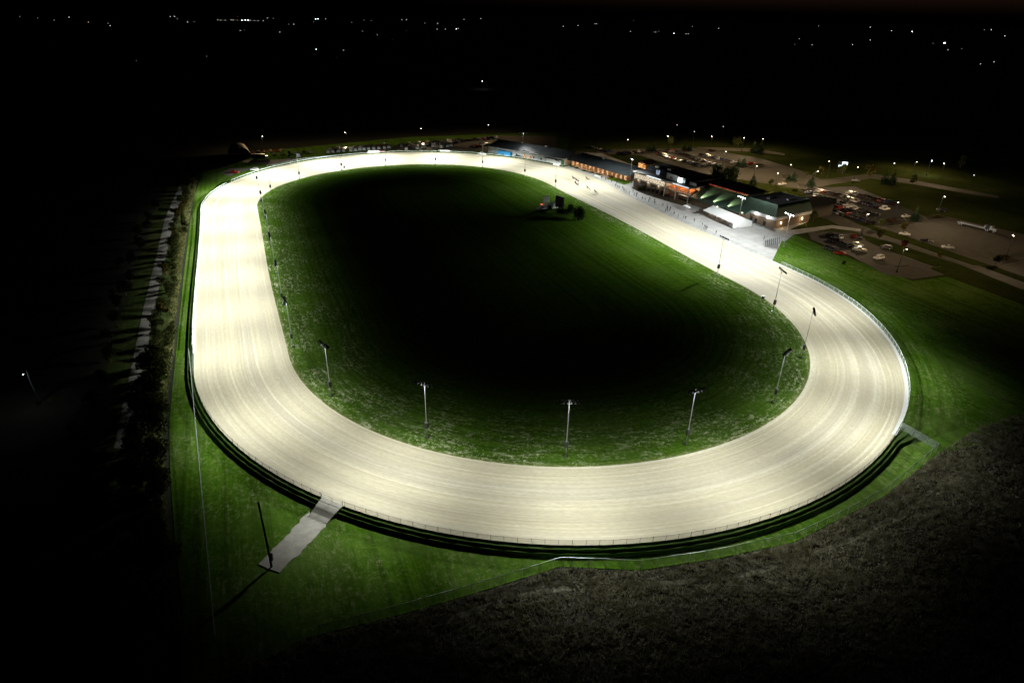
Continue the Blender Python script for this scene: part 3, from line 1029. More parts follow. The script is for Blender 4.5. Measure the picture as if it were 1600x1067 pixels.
# utility pole by the gravel track
g = G(424.5, 885)
up_ = empty('utility_pole', g)
mb = MB(); mb.tube((0, 0, -.3), (0, 0, 14.2), .21, .15, 10); mb.build('pole', M['wood'], up_)
mb = MB(); mb.box(.12, .5, -.25, .25, 1.6, 2.9); mb.build('meter_box', M['dark'], up_)
mb = MB(); mb.tube((.2, 0, .0), (.2, 0, 6.5), .04); mb.build('conduit', M['galv'], up_)
tag(up_, 'tall dark timber utility pole at the end of the gravel track', 'utility pole')
# small yard sign
# ------------------------------------------------------------------ trees


def leaf_mesh(name, lobes, nleaf, size, seed, mats, flat=False):
    """many small leaf clumps through the lobes' volume"""
    rs = np.random.RandomState(seed)
    tot = sum(l[1] ** 2 for l in lobes)
    cs = []
    for (c, r_, sq) in lobes:
        k = max(8, int(nleaf * r_ * r_ / tot))
        d = rs.normal(size=(k, 3)); d /= np.linalg.norm(d, axis=1)[:, None]
        rad = r_ * (rs.uniform(.25, 1.0, k) ** .5) * (1 + .18 * rs.normal(size=k))
        cs.append(np.array(c) + d * rad[:, None] * np.array(sq))
    cs = np.concatenate(cs)
    n = len(cs)
    a = rs.normal(size=(n, 3)); a /= np.linalg.norm(a, axis=1)[:, None]
    b = rs.normal(size=(n, 3)); b -= a * (a * b).sum(1)[:, None]; b /= np.linalg.norm(b, axis=1)[:, None]
    s1 = size * rs.uniform(.6, 1.3, n)[:, None]; s2 = size * rs.uniform(.4, .9, n)[:, None]
    v = np.stack([cs - a * s1, cs + b * s2 * .8, cs + a * s1, cs - b * s2], 1).reshape(-1, 3)
    me = bpy.data.meshes.new(name)
    me.from_pydata(v.tolist(), [], [(4 * i, 4 * i + 1, 4 * i + 2, 4 * i + 3) for i in range(n)])
    for m in mats: me.materials.append(m)
    me.polygons.foreach_set('material_index', rs.randint(0, len(mats), n))
    return me


def trunk_mesh(h, r_, seed, limbs=5, spread=1.6):
    rr = random.Random(seed)
    mb = MB()
    p = Vector((0, 0, -.2))
    for k in range(4):
        q = Vector((rr.uniform(-.12, .12) * h * .2, rr.uniform(-.12, .12) * h * .2, h * .8 * (k + 1) / 4))
        mb.tube(p, q, r_ * (1 - .2 * k), r_ * (1 - .2 * (k + 1)), 7, caps=False)
        if k:
            for _ in range(limbs // 3 + 1):
                th = rr.uniform(0, 6.28)
                e = q + Vector((math.cos(th) * spread, math.sin(th) * spread, rr.uniform(.4, 1.4)))
                mb.tube(q, e, r_ * .35, r_ * .1, 5, caps=False)
        p = q
    return mb.mesh('trunk', M['bark'], True)


def broad_variant(seed, h, w, mats, n=900, size=.34):
    rr = random.Random(seed)
    lobes = []
    for k in range(9):
        th = rr.uniform(0, 6.28); q = rr.uniform(.1, .62) * w
        lobes.append(((math.cos(th) * q, math.sin(th) * q, h * rr.uniform(.34, .84)), w * rr.uniform(.28, .5), (1, 1, rr.uniform(.7, 1.1))))
    lobes.append(((0, 0, h * .8), w * .45, (1, 1, 1)))
    return leaf_mesh('crown', lobes, n, size, seed, mats), trunk_mesh(h, .05 + h * .022, seed + 9, 6, w * .5)


def conifer_variant(seed, h, w, n=900):
    rr = random.Random(seed)
    lobes = []
    for k in range(10):
        t = k / 9
        lobes.append(((rr.uniform(-.1, .1), rr.uniform(-.1, .1), h * (.1 + .86 * t)), w * (1.02 - t) * rr.uniform(.85, 1.1) + .12, (1, 1, .42)))
    return leaf_mesh('crown', lobes, n, .24, seed, [M['needle']]), trunk_mesh(h * .9, .04 + h * .018, seed + 5, 2, w * .3)


BV = {'green': [broad_variant(k, 7, 2.9, [M['leaf'], M['leafp']]) for k in (1, 2, 3)],
      'yellow': [broad_variant(11, 5.5, 2.3, [M['leafy'], M['leafp']], 700)],
      'olive': [broad_variant(k, 7.5, 3.2, [M['leafp'], M['leafp'], M['leaf']]) for k in (21, 22)],
      'red': [broad_variant(31, 4.5, 2.0, [M['leafr']], 500)],
      'conifer': [conifer_variant(k, 7.5, 2.3) for k in (41, 42)],
      'round': [(leaf_mesh('crown', [((0, 0, 5.4), 3.1, (1, 1, 1.35)), ((0, 0, 3), 2.6, (1, 1, 1))], 2600, .34, 51, [M['leaf'], M['needle']]), trunk_mesh(6, .2, 52, 4, 1.2))]}


def tree(name, kind, g, h, label, cat='tree', group=None, wf=1.0):
    var = rnd.choice(BV[kind])
    base_h = {'green': 7, 'yellow': 5.5, 'olive': 7.5, 'red': 4.5, 'conifer': 7.5, 'round': 9}[kind]
    s = h / base_h
    r_ = empty(name, (g.x, g.y, -.1), rnd.uniform(0, 6.28))
    r_.scale = (s * wf, s * wf, s)
    obj_from('crown', var[0], r_); obj_from('trunk', var[1], r_)
    tag(r_, label, cat, group)
    return r_


# row between the trail and the lawn, near end first
EDGE = [(283, 985), (276, 930), (268, 870), (262, 820), (256, 770), (254, 730), (254, 690), (250, 655), (258, 620), (264, 590), (268, 560), (270, 530),
        (272, 505), (275, 480), (278, 455), (281, 432), (283, 410), (286, 390), (289, 370), (292, 352), (295, 335), (298, 320), (301, 306), (304, 293), (307, 282)]
n_row = 0
EDGE2 = []
for (xa, ya), (xb, yb) in zip(EDGE, EDGE[1:]):
    EDGE2 += [(xa, ya), ((xa + xb) / 2, (ya + yb) / 2)]
EDGE = EDGE2 + EDGE[-1:]
for i in range(len(EDGE)):
    g0 = G(*EDGE[i])
    for j in range(2):
        kind = rnd.choice(['green', 'olive', 'olive', 'green', 'yellow' if i > 24 else 'olive'])
        big = i < 20
        g = Vector((g0.x - rnd.uniform(.5, 2.5) - (3.0 if i < 20 else 2.4) * j, g0.y + rnd.uniform(-2.5, 2.5), 0))
        h = rnd.uniform(5.0, 8.0) if big else (rnd.uniform(2.6, 4.2) if j == 0 else rnd.uniform(3.4, 5.4))
        look = {'green': 'dark green bushy tree', 'olive': 'dull olive tree', 'yellow': 'yellowing autumn tree'}[kind]
        tree('broadleaf_tree', kind, g, h, '%s in the belt between trail and lawn, %s from the near end' % (look, nth(n_row)), 'tree',
             'trees between the trail and the lawn', 1.1)
        n_row += 1
TR2 = [(262, 300), (250, 330), (240, 360), (228, 390), (222, 415), (214, 440), (208, 462), (202, 485), (196, 510), (192, 535), (184, 565), (176, 600), (166, 640), (152, 690), (238, 345), (226, 372), (205, 420), (190, 470)]
for i, p in enumerate(TR2):
    g = G(*p); g = Vector((g.x - rnd.uniform(1, 4), g.y, 0))
    kind = rnd.choice(['green', 'olive'])
    tree('broadleaf_tree', kind, g, rnd.uniform(4, 6.5), 'dim %s tree beyond the trail, %s of those across from the track' % ({'green': 'green', 'olive': 'olive'}[kind], nth(i)),
         'tree', 'trees beyond the trail')

# trees of the car parks: (pixel foot, kind, height, label)
for p, kind, h, lab in [
        ((1013, 238), 'conifer', 8, 'dark spruce at the left corner of the north car park'), ((1021, 238), 'conifer', 7, 'narrower dark spruce beside the corner spruce of the north car park'),
        ((1069, 235.5), 'conifer', 7, 'left spruce of the pair behind the north car park rows'), ((1077, 236), 'conifer', 6.5, 'right spruce of the pair behind the north car park rows'),
        ((1153, 261), 'conifer', 6.5, 'shorter spruce on the kerbed island in the middle of the north car park'), ((1161, 261.5), 'conifer', 8, 'taller spruce on the kerbed island in the middle of the north car park'),
        ((1176, 289), 'conifer', 7.5, 'lone pointed spruce behind the clubhouse roof'),
        ((1231, 284), 'conifer', 6.5, 'left spruce of the pair at the car park exit'), ((1239, 284), 'conifer', 7.5, 'right spruce of the pair at the car park exit'),
        ((1266, 292), 'conifer', 8.5, 'wide spruce on the corner island by the entrance road'), ((1176.5, 239), 'conifer', 9, 'left tall spruce by the back road'),
        ((1187, 240), 'conifer', 10, 'right tall spruce by the back road'), ((1380, 288), 'conifer', 9, 'left dark spruce beside the entrance road'),
        ((1393, 289), 'conifer', 9, 'right dark spruce beside the entrance road'), ((1428, 346), 'conifer', 8, 'big spruce on the island between east and overflow car parks'),
        ((1048, 228), 'olive', 7, 'pale leafy tree beyond the north car park'), ((1146, 228), 'olive', 7, 'dim leafy tree left of the back road'), ((1153, 229), 'olive', 8, 'taller dim leafy tree by the back road'),
        ((1204, 291), 'green', 4.5, 'small bushy tree beside the clubhouse rear'), ((1283, 273), 'yellow', 4.5, 'small yellow-green tree on the grass by the entrance road'),
        ((1316, 272), 'green', 7, 'leafy tree below the bright sign board'), ((1358, 279), 'yellow', 8, 'wide yellow-green tree at the bend of the entrance road'),
        ((1260, 276), 'green', 3.5, 'low round tree left of the entrance road'), ((1375, 356), 'green', 4.5, 'small dark tree on the drive verge'),
        ((1373, 374), 'yellow', 4.5, 'thin yellow tree on the drive verge by the south car park'), ((1410, 362), 'yellow', 4, 'small brown tree over a pale car'),
        ((1555, 413), 'green', 4, 'little dark tree beside the hedge island'), ((1318, 417 - 2), 'green', 2.2, 'small round bush on the south car park edge'),
        ((1411, 388), 'red', 4, 'reddish tree by the lamp of the south car park'), ((1500, 262), 'olive', 8, 'dim tree by the far service yard'),
        ((1270, 346), 'green', 5.5, 'dark tree beside the clubhouse side entrance'), ((1425, 288), 'olive', 6, 'bare olive tree beside the entrance road'), ((1467, 404), 'yellow', 2.6, 'little yellow shrub tree on the drive verge')]:
    tree('spruce_tree' if kind == 'conifer' else 'leafy_tree', kind, G(*p), h, lab, 'tree')
tree('round_tree', 'round', G(1118, 283), 9.5, 'tall dome-crowned dark tree behind the clubhouse, left of three', 'tree', 'dome trees behind the clubhouse')
tree('round_tree', 'round', G(1134, 285), 8.6, 'dome-crowned dark tree in the middle of three behind the clubhouse', 'tree', 'dome trees behind the clubhouse')
tree('round_tree', 'round', G(1144, 285), 8.9, 'dome-crowned dark tree behind the clubhouse, right of three', 'tree', 'dome trees behind the clubhouse')


def shrub(g, w, d, h, mats, label, seed, rz=0, name='shrub', cat='shrub', n=420):
    rr = random.Random(seed)
    lobes = []
    for k in range(6):
        lobes.append(((rr.uniform(-.6, .6) * w * .5, rr.uniform(-.5, .5) * d * .5, h * rr.uniform(.35, .55)), .5, (w * .62, d * .62, h * .95)))
    me = leaf_mesh('foliage', lobes, n, .2, seed, mats)
    r_ = empty(name, (g.x, g.y, 0), rz); obj_from('foliage', me, r_)
    mb = MB()
    for k in range(5):
        mb.tube((0, 0, -.1), (rr.uniform(-.3, .3) * w, rr.uniform(-.3, .3) * d, h * .6), .04, .015, 5)
    mb.build('stem', M['bark'], r_)
    tag(r_, label, cat)
    return r_


shrub(G(1393, 347), 8, 4, 2.2, [M['leafr'], M['leafp']], 'reddish shrub mass on the island by the east car park', 61)
shrub(G(1461, 341), 7, 3, 1.8, [M['leafr'], M['leafp']], 'dark red shrub mass on the far island of the overflow car park', 62)
shrub(G(1568, 405), 7, 4, 2.0, [M['leafr'], M['leafp']], 'dark shrub clump round the lamp of the overflow car park', 63)
shrub(G(1112, 237), 6, 3, 1.5, [M['leafr'], M['leafp']], 'low shrubs on the island behind the north car park', 64)
shrub(G(1189, 259), 7, 3, 1.6, [M['leafp']], 'low shrubs round the lamp in the north car park', 65)
shrub(G(1172, 258.5), 5, 2.5, 1.8, [M['leafr']], 'red shrub beside the island lamp in the north car park', 66)
shrub(G(1243, 299), 5, 3, 1.4, [M['leafp']], 'rounded shrub at the rear of the clubhouse', 67)
shrub(G(1022, 300), 6, 3, 2.2, [M['leafv']], 'purple-leaved shrub below the grandstand windows', 68, R(-58))
shrub(G(1042, 308), 5, 3, 2.0, [M['leafv'], M['leafp']], 'dusky purple shrub beside the terrace', 69, R(-58))
shrub(G(999, 291), 6, 4, 3.2, [M['leaf'], M['leafp']], 'tangled green shrub at the left foot of the grandstand', 70, R(-58))
shrub(G(1004, 297), 5, 3, 2.2, [M['leafp']], 'brown-green shrub in front of the grandstand wall', 71, R(-58))
for i, p in enumerate([(893, 261), (901, 263.5), (913, 268), (925, 271), (934, 274), (946, 273), (954, 277)]):
    shrub(G(*p), 4.5, 1.6, 1.0, [M['leaf']], 'clipped low hedge in front of the lit verandah, %s from the barn' % nth(i), 80 + i, R(-50), 'hedge', 'hedge', 260)

# ------------------------------------------------------------------ weeds


def scatter(name, polyg, n, hmin, hmax, mat, seed, zbase=-.16, zone=None, spread=.35):
    rs = np.random.RandomState(seed)
    P = np.array([(p.x, p.y) for p in polyg])
    lo, hi = P.min(0), P.max(0)
    pts = np.empty((0, 2)); lo = np.maximum(lo, -200); hi = np.minimum(hi, 400)
    while len(pts) < n:
        q = rs.uniform(lo, hi, (n * 2, 2))
        ins = np.zeros(len(q), bool)
        j = len(P) - 1
        for i in range(len(P)):
            xi, yi = P[i]; xj, yj = P[j]
            c = ((yi > q[:, 1]) != (yj > q[:, 1])) & (q[:, 0] < (xj - xi) * (q[:, 1] - yi) / (yj - yi + 1e-12) + xi)
            ins ^= c; j = i
        q = q[ins]
        w = np.full(len(q), .55)
        rw = np.random.RandomState(seed + 100)
        for _ in range(22):
            th_ = rw.uniform(0, 6.283); wl_ = 2.2 * 12 ** rw.uniform(0, 1)
            w += .14 * np.sin((q[:, 0] * np.cos(th_) + q[:, 1] * np.sin(th_)) * 6.283 / wl_ + rw.uniform(0, 6.283))
        w = np.clip(w, .22, 1)
        if zone is not None:
            dm = np.full(len(q), 1e9)
            for za, zb in zip(zone, zone[1:]):
                a_ = np.array((za.x, za.y)); d_ = np.array((zb.x, zb.y)) - a_
                tt = np.clip(((q - a_) @ d_) / (d_ @ d_), 0, 1)
                dm = np.minimum(dm, np.linalg.norm(q - a_ - tt[:, None] * d_, axis=1))
            w *= np.interp(dm, [0, 12, 26, 50, 90], [1, 1, .55, .16, .05])
        q = q[rs.uniform(size=len(q)) < w]
        pts = np.concatenate([pts, q])
    pts = pts[:n]
    B = 4
    base = np.repeat(pts, B, 0)
    m = len(base)
    h = np.repeat(rs.uniform(hmin, hmax, n) * rs.uniform(.6, 1.2, n), B) * rs.uniform(.6, 1.1, m)
    th = rs.uniform(0, 6.283, m); off = rs.normal(size=(m, 2)) * .12
    lean = rs.normal(size=(m, 2)) * spread * h[:, None]
    wd = rs.uniform(.03, .08, m)[:, None] * np.stack([np.cos(th), np.sin(th)], 1)
    b0 = base + off
    v = np.empty((m, 3, 3))
    v[:, 0, :2] = b0 - wd; v[:, 1, :2] = b0 + wd; v[:, 2, :2] = b0 + lean
    v[:, :2, 2] = zbase; v[:, 2, 2] = zbase + h
    me = bpy.data.meshes.new(name)
    me.from_pydata(v.reshape(-1, 3).tolist(), [], [(3 * i, 3 * i + 1, 3 * i + 2) for i in range(m)])
    me.materials.append(mat)
    return tag(obj_from(name, me), 'tall dry weeds', 'weeds', kind='stuff')


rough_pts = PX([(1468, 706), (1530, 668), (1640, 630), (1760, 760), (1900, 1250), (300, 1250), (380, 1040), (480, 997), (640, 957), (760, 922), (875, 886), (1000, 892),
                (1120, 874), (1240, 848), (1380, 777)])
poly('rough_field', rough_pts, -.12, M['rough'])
o = scatter('weeds', rough_pts, 90000, .15, .65, M['weeds'], 5, -.12, zone=cl[1:])
o['label'] = 'tall dry weeds covering the field beyond the chain-link fence'
_ta = [(1600, 668), (1520, 712), (1477, 744), (1420, 790), (1332, 838), (1240, 872), (1165, 893), (1060, 905), (960, 912), (880, 914), (830, 922), (760, 942), (690, 966)]
_tb = [(x + 3, y + 5 + (y - 700) * .012) for x, y in _ta]
poly('field_track', PX(_ta + _tb[::-1]), -.105, m_ground('dry_grass_track', (.17, .165, .12), (.30, .29, .22), .8))
strip = PX([(x + 2, y) for x, y in EDGE[::-1]] + [(x - 9, y) for x, y in EDGE])
o = scatter('undergrowth', strip, 5200, .4, 1.3, M['edgeweeds'], 6, -.14)
o['label'] = 'straggly undergrowth along the edge of the tree belt'; o['category'] = 'undergrowth'

# ------------------------------------------------------------------ vehicles
CARS = {}


def car_meshes(kind):
    """profile (x forward), body and glass; returns dims and meshes without paint"""
    if kind == 'sedan':
        L_, W, pr = 4.6, 1.78, [(-2.3, .35), (-2.3, .82), (-2.1, .95), (-1.45, 1.0), (-.75, 1.40), (.35, 1.42), (1.1, 1.0), (2.05, .86), (2.3, .66), (2.3, .35)]
        gl = [(-1.38, 1.0), (-.72, 1.36), (.32, 1.38), (1.0, 1.0)]
    elif kind == 'suv':
        L_, W, pr = 4.6, 1.86, [(-2.3, .4), (-2.3, 1.0), (-2.2, 1.1), (-1.95, 1.64), (-.1, 1.70), (.45, 1.66), (1.15, 1.12), (2.1, 1.0), (2.3, .8), (2.3, .4)]
        gl = [(-2.1, 1.14), (-1.88, 1.58), (-.1, 1.62), (.4, 1.58), (1.0, 1.14)]
    else:
        L_, W, pr = 5.4, 1.92, [(-2.7, .5), (-2.7, 1.02), (-.75, 1.04), (-.6, 1.72), (.45, 1.74), (1.15, 1.16), (2.5, 1.06), (2.7, .85), (2.7, .5)]
        gl = [(-.62, 1.16), (-.5, 1.64), (.4, 1.66), (1.0, 1.16)]
    w = W / 2
    def body(pm):
        mb = MB()
        n = len(pr)
        def ring(y, inset):
            return [(x * (1 - inset * .03), y * (1 if z < 1.12 else .83), z) for x, z in pr]
        a = ring(-w, 1); b = ring(w, 1); a2 = [(x, -w * .94 if z < 1.12 else -w * .8, z) for x, z in pr]
        mb.add(a + b, [(i, (i + 1) % n, n + (i + 1) % n, n + i) for i in range(n)] + [tuple(range(n)), tuple(range(n, 2 * n))])
        if kind == 'pickup':
            mb.box(-2.55, -.9, -w * .82, w * .82, 1.041, 1.045, 1)
        return mb.mesh('body', [pm, M['dark']])
    mb = MB()
    k = len(gl)
    for s in (-1, 1):
        mb.face([(x, s * (w * .845 + .02) if z > 1.2 else s * (w * .97 + .012), z) for x, z in gl])
    # windscreen and rear window just proud of the body
    (x0, z0), (x1, z1) = gl[-1], gl[-2]
    mb.face([(x0 + .06, -w * .8, z0 + .03), (x0 + .06, w * .8, z0 + .03), (x1 + .06, w * .7, z1 + .03), (x1 + .06, -w * .7, z1 + .03)])
    (x0, z0), (x1, z1) = gl[0], gl[1]
    mb.face([(x0 - .07, -w * .8, z0 + .03), (x0 - .07, w * .8, z0 + .03), (x1 - .07, w * .7, z1 + .03), (x1 - .07, -w * .7, z1 + .03)])
    glass = mb.mesh('windows', M['glass'])
    mb = MB(); mb.tube((0, -.11, 0), (0, .11, 0), .33, .33, 12); mb.tube((0, -.118, 0), (0, .118, 0), .19, .19, 8, 1)
    wheel = mb.mesh('wheel', [M['tyre'], M['galv']])
    mb = MB(); mb.box(-.03, .03, -.2, .2, -.07, .07); hl = mb.mesh('headlight', M['white']); tl = mb.mesh('tail_light', M['tail'])
    tl.materials.clear(); tl.materials.append(M['tail'])
    mb = MB(); mb.box(-.03, .03, -.2, .2, -.07, .07); tl = mb.mesh('tail_light', M['tail'])
    return dict(L=L_, w=w, body=body, glass=glass, wheel=wheel, hl=hl, tl=tl)


CM = {k: car_meshes(k) for k in ('sedan', 'suv', 'pickup')}
BODY = {}


def car(kind, colour, g, rz, label, group, name=None, parts=True):
    c = CM[kind]
    if (kind, colour) not in BODY: BODY[(kind, colour)] = c['body'](PM[colour])
    r_ = empty(name or {'sedan': 'parked_car', 'suv': 'parked_suv', 'pickup': 'parked_pickup'}[kind], (g.x, g.y, -.04), rz)
    obj_from('body', BODY[(kind, colour)], r_)
    obj_from('windows', c['glass'], r_)
    for sx in (-1, 1):
        for sy in (-1, 1):
            obj_from('wheel', c['wheel'], r_, (sx * c['L'] * .3, sy * (c['w'] - .1), .33))
    for sy in (-1, 1):
        obj_from('headlight', c['hl'], r_, (c['L'] / 2, sy * (c['w'] - .3), .72))
        obj_from('tail_light', c['tl'], r_, (-c['L'] / 2, sy * (c['w'] - .3), .8))
    tag(r_, label, {'sedan': 'car', 'suv': 'car', 'pickup': 'pickup truck'}[kind], group)
    return r_


def car_row(p0, p1, n, where, group, skip=(), yaw=90, frm='left', palette=None):
    a, b = G(*p0), G(*p1)
    d = (b - a); base = math.atan2(d.y, d.x)
    for i in range(n):
        if i in skip: continue
        g = a.lerp(b, i / max(1, n - 1))
        g = g + Vector((rnd.uniform(-.25, .25), rnd.uniform(-.25, .25), 0))
        kind = rnd.choices(['sedan', 'suv', 'pickup'], [5, 4, 1.6])[0]
        colr = rnd.choices(palette or list(PAINT), None if palette else [.9, 1.1, 5, 4.5, 2, .5, .4])[0]
        rz = base + R(yaw) + (math.pi if rnd.random() < .35 else 0) + rnd.uniform(-.04, .04)
        nm = {'sedan': 'car', 'suv': 'SUV', 'pickup': 'pickup'}[kind]
        car(kind, colr, g, rz, '%s %s, %s from %s, %s' % (colr, nm, nth(i), frm, where), group)


GN = 'cars in the north car park'
car_row((1027, 239.5), (1062, 252), 13, 'nearest row left of the north car park', GN, (9,))
car_row((1044, 236.5), (1078, 245), 12, 'rear row left of the north car park', GN)
car_row((1071, 252), (1100, 262), 10, 'short row by the dome trees, north car park', GN, (4,))
car_row((1082, 248), (1112, 257), 11, 'second row at the middle of the north car park', GN)
car_row((1096, 243), (1146, 255), 15, 'longest rear row of the north car park', GN, (10,))
car_row((1100, 258), (1124, 260), 7, 'little row behind the tallest dome tree', GN)
car_row((974, 242), (1000, 238), 8, 'group behind the verandah building', GN)
car_row((968, 241), (982, 239.5), 5, 'outer group behind the verandah building', GN)
car_row((925, 231.5), (952, 238), 7, 'row along the drive behind the long roof', GN, (2,))
car('suv', 'red', G(1174, 257), R(10), 'red SUV alone beside the shrub island of the north car park', GN)
car('sedan', 'white', G(1222, 289), R(200), 'red-lit car with headlamps on at the car park exit', 'cars in the north car park')
GE = 'cars in the east car park'
car_row((1273, 298), (1322, 309), 11, 'back row of the east car park', GE)
car_row((1272, 307), (1320, 320), 11, 'second row of the east car park', GE, (5,))
car_row((1278, 316), (1332, 333), 12, 'third row of the east car park', GE, (8,))
car_row((1284, 325), (1318, 337), 8, 'front row of the east car park', GE)
car_row((1328, 303), (1398, 320), 14, 'back row right of the east car park', GE)
car_row((1324, 312), (1384, 328), 13, 'middle row right of the east car park', GE, (4, 9))
car_row((1318, 320), (1368, 338), 10, 'near row right of the east car park', GE, (3,))
car_row((1326, 337), (1362, 350), 8, 'row by the lamp at the drive', GE)
car_row((1257, 301), (1266, 303.5), 3, 'short row behind the clubhouse roof', GE)
GS = 'cars in the south car park'
car_row((1291, 369.5), (1313, 371.5), 4, 'rear row of the south car park', GS)
car_row((1300, 376), (1324, 385), 5, 'middle row of the south car park', GS)
car_row((1334, 370.5), (1344, 372), 2, 'pair beside the south car park lamp', GS)
car_row((1340, 385), (1343, 392), 2, 'pair in the open middle of the south car park', GS, palette=['black', 'silver'])
car_row((1292, 388), (1302, 391), 2, 'dim pair by the south car park grass', GS, palette=['dark grey'])
car('sedan', 'red', G(1312, 397.5), R(160), 'red car at the grass edge of the south car park', GS)
car('suv', 'dark grey', G(1384, 388.5), R(150), 'dark grey SUV by the verge of the south car park', GS)
car('suv', 'white', G(1372.5, 404.5), R(205), 'white SUV alone in the south car park', GS)
GO = 'cars in the overflow car park'
car('sedan', 'white', G(1413, 367.5), R(150), 'white car under the small brown tree by the drive', GO)
car('pickup', 'black', G(1447, 378.5), R(140), 'dark pickup with a shining roof by the drive verge', GO)
car('sedan', 'white', G(1480.5, 388), R(165), 'white car out alone on the overflow car park', GO)
car('sedan', 'white', G(1415, 339.5), R(20), 'white car beside the big island spruce', GO)
car('sedan', 'silver', G(1337, 283.5), R(160), 'silver car driving on the entrance road', 'cars on the roads')
car('suv', 'black', G(1471, 330), R(150), 'black SUV at the top of the overflow car park', GO)
# track side vehicles
car('pickup', 'red', G(366, 271), R(0), 'red maintenance truck on the gravel pad by the far turn', 'vehicles round the paddock')
car('suv', 'white', G(398, 266.5), R(190), 'white vehicle on the gravel pad beside the far turn', 'vehicles round the paddock')
car('sedan', 'red', G(597, 238.5), R(10), 'red car next to the white board on the far turn', 'vehicles round the paddock')
car('suv', 'black', G(788, 243.5), R(150), 'black SUV in front of the blue container', 'vehicles round the paddock')
car('suv', 'black', G(808, 246), R(150), 'black SUV by the pale barn wall', 'vehicles round the paddock')
car('sedan', 'dark grey', G(813, 247), R(145), 'dark grey car near the tall pole by the barn', 'vehicles round the paddock')
car('pickup', 'dark blue', G(738, 231), R(175), 'dark pickup with lamps in the paddock yard', 'vehicles round the paddock')


def trailer(g, rz, colr, label, group='horse trailers in the paddock yard', L_=6.5, h=2.6):
    r_ = empty('horse_trailer', (g.x, g.y, -.05), rz)
    mb = MB(); mb.box(-L_ / 2, L_ / 2, -1.15, 1.15, .5, h, tx=.12, ty=.1); mb.build('body', PM[colr], r_)
    mb = MB(); mb.box(-L_ / 2 - .05, -L_ / 2 - .005, -1.0, 1.0, .55, h - .5); mb.build('ramp_door', M['white'], r_)
    mb = MB()
    for s in (-1, 1): mb.box(-L_ * .3, L_ * .3, s * 1.155 - .015, s * 1.155 + .015, 1.75, 2.1)
    mb.build('windows', M['glass'], r_)
    for sy in (-1, 1):
        for x in (-.5, .4):
            obj_from('wheel', CM['pickup']['wheel'], r_, (x, sy * 1.0, .36))
    mb = MB(); mb.tube((L_ / 2, .5, .55), (L_ / 2 + 1.3, 0, .5), .05); mb.tube((L_ / 2, -.5, .55), (L_ / 2 + 1.3, 0, .5), .05); mb.build('drawbar', M['dark'], r_)
    tag(r_, label, 'trailer', group)
    return r_


tps = [(515, 239), (523, 238.5), (531, 238), (539, 237), (550, 236.5), (557, 236), (564, 235), (571, 234.5), (578, 234), (586, 233.5), (594, 233), (602, 232.5), (609, 232)]
for i, p in enumerate(tps):
    trailer(G(*p), R(88) + rnd.uniform(-.05, .05), rnd.choice(['silver', 'dark grey', 'dark grey', 'dark blue']), 'boxy horse trailer, %s from the left in the row behind the far turn' % nth(i))
tp2 = [(634, 234.5), (652, 233), (662, 231), (676, 230), (627, 230), (640, 228.5), (655, 227), (668, 226.5), (690, 231), (697, 230), (705, 229), (684, 226), (693, 224.5), (704, 223.5), (716, 222.5), (646, 231.5)]
for i, p in enumerate(tp2):
    trailer(G(*p), R(110) + rnd.uniform(-.4, .4), rnd.choice(['silver', 'dark grey', 'dark blue', 'dark grey', 'beige']), 'horse trailer in the jumble beyond the far turn, %s of the cluster' % nth(i))
car_row((622, 229), (700, 222.5), 11, 'line behind the trailer jumble', 'vehicles round the paddock')
car_row((708, 222), (776, 216.5), 11, 'far line of the paddock yard', 'vehicles round the paddock')
car_row((520, 233.5), (610, 228), 12, 'line of towing vehicles behind the trailers', 'vehicles round the paddock', yaw=80)
car_row((742, 229), (760, 226.5), 4, 'group with red lamps in the paddock yard', 'vehicles round the paddock', palette=['red', 'dark grey'])
car_row((452, 246), (466, 245), 2, 'pair at the left end of the paddock yard', 'vehicles round the paddock', palette=['silver', 'dark blue'])
car_row((386, 241), (440, 236), 7, 'line behind the parked coach', 'vehicles round the paddock', palette=['beige', 'silver', 'red', 'dark grey'])
car_row((428, 242), (486, 239), 6, 'second line behind the parked coach', 'vehicles round the paddock', palette=['beige', 'silver', 'black', 'dark grey'])
# coach-like transporter
g = G(407, 249.5)
cb = empty('horse_transporter', (g.x, g.y, -.05), R(8))
mb = MB(); mb.box(-5, 3.2, -1.25, 1.25, .7, 3.4, tx=.05, ty=.08); mb.build('box_body', PM['dark grey'], cb)
mb = MB(); mb.box(-4.9, 3.1, -1.1, 1.1, 3.4, 3.5); mb.build('roof', M['white'], cb)
mb = MB(); mb.box(3.3, 5, -1.15, 1.15, .6, 2.3, tx=.15, ty=.1); mb.build('cab', PM['white'], cb)
mb = MB(); mb.box(5.0, 5.02, -.9, .9, 1.5, 2.1)
for s in (-1, 1): mb.box(-4, 2.5, s * 1.27 - .01, s * 1.27 + .01, 2.3, 2.8)
mb.build('windows', M['glass'], cb)
for x in (-3.2, -2.3, 4):
    for sy in (-1, 1): obj_from('wheel', CM['pickup']['wheel'], cb, (x, sy * 1.1, .4)).scale = (1.3, 1.3, 1.3)
tag(cb, 'dark boxy horse transporter with a pale roof in the paddock yard', 'truck')
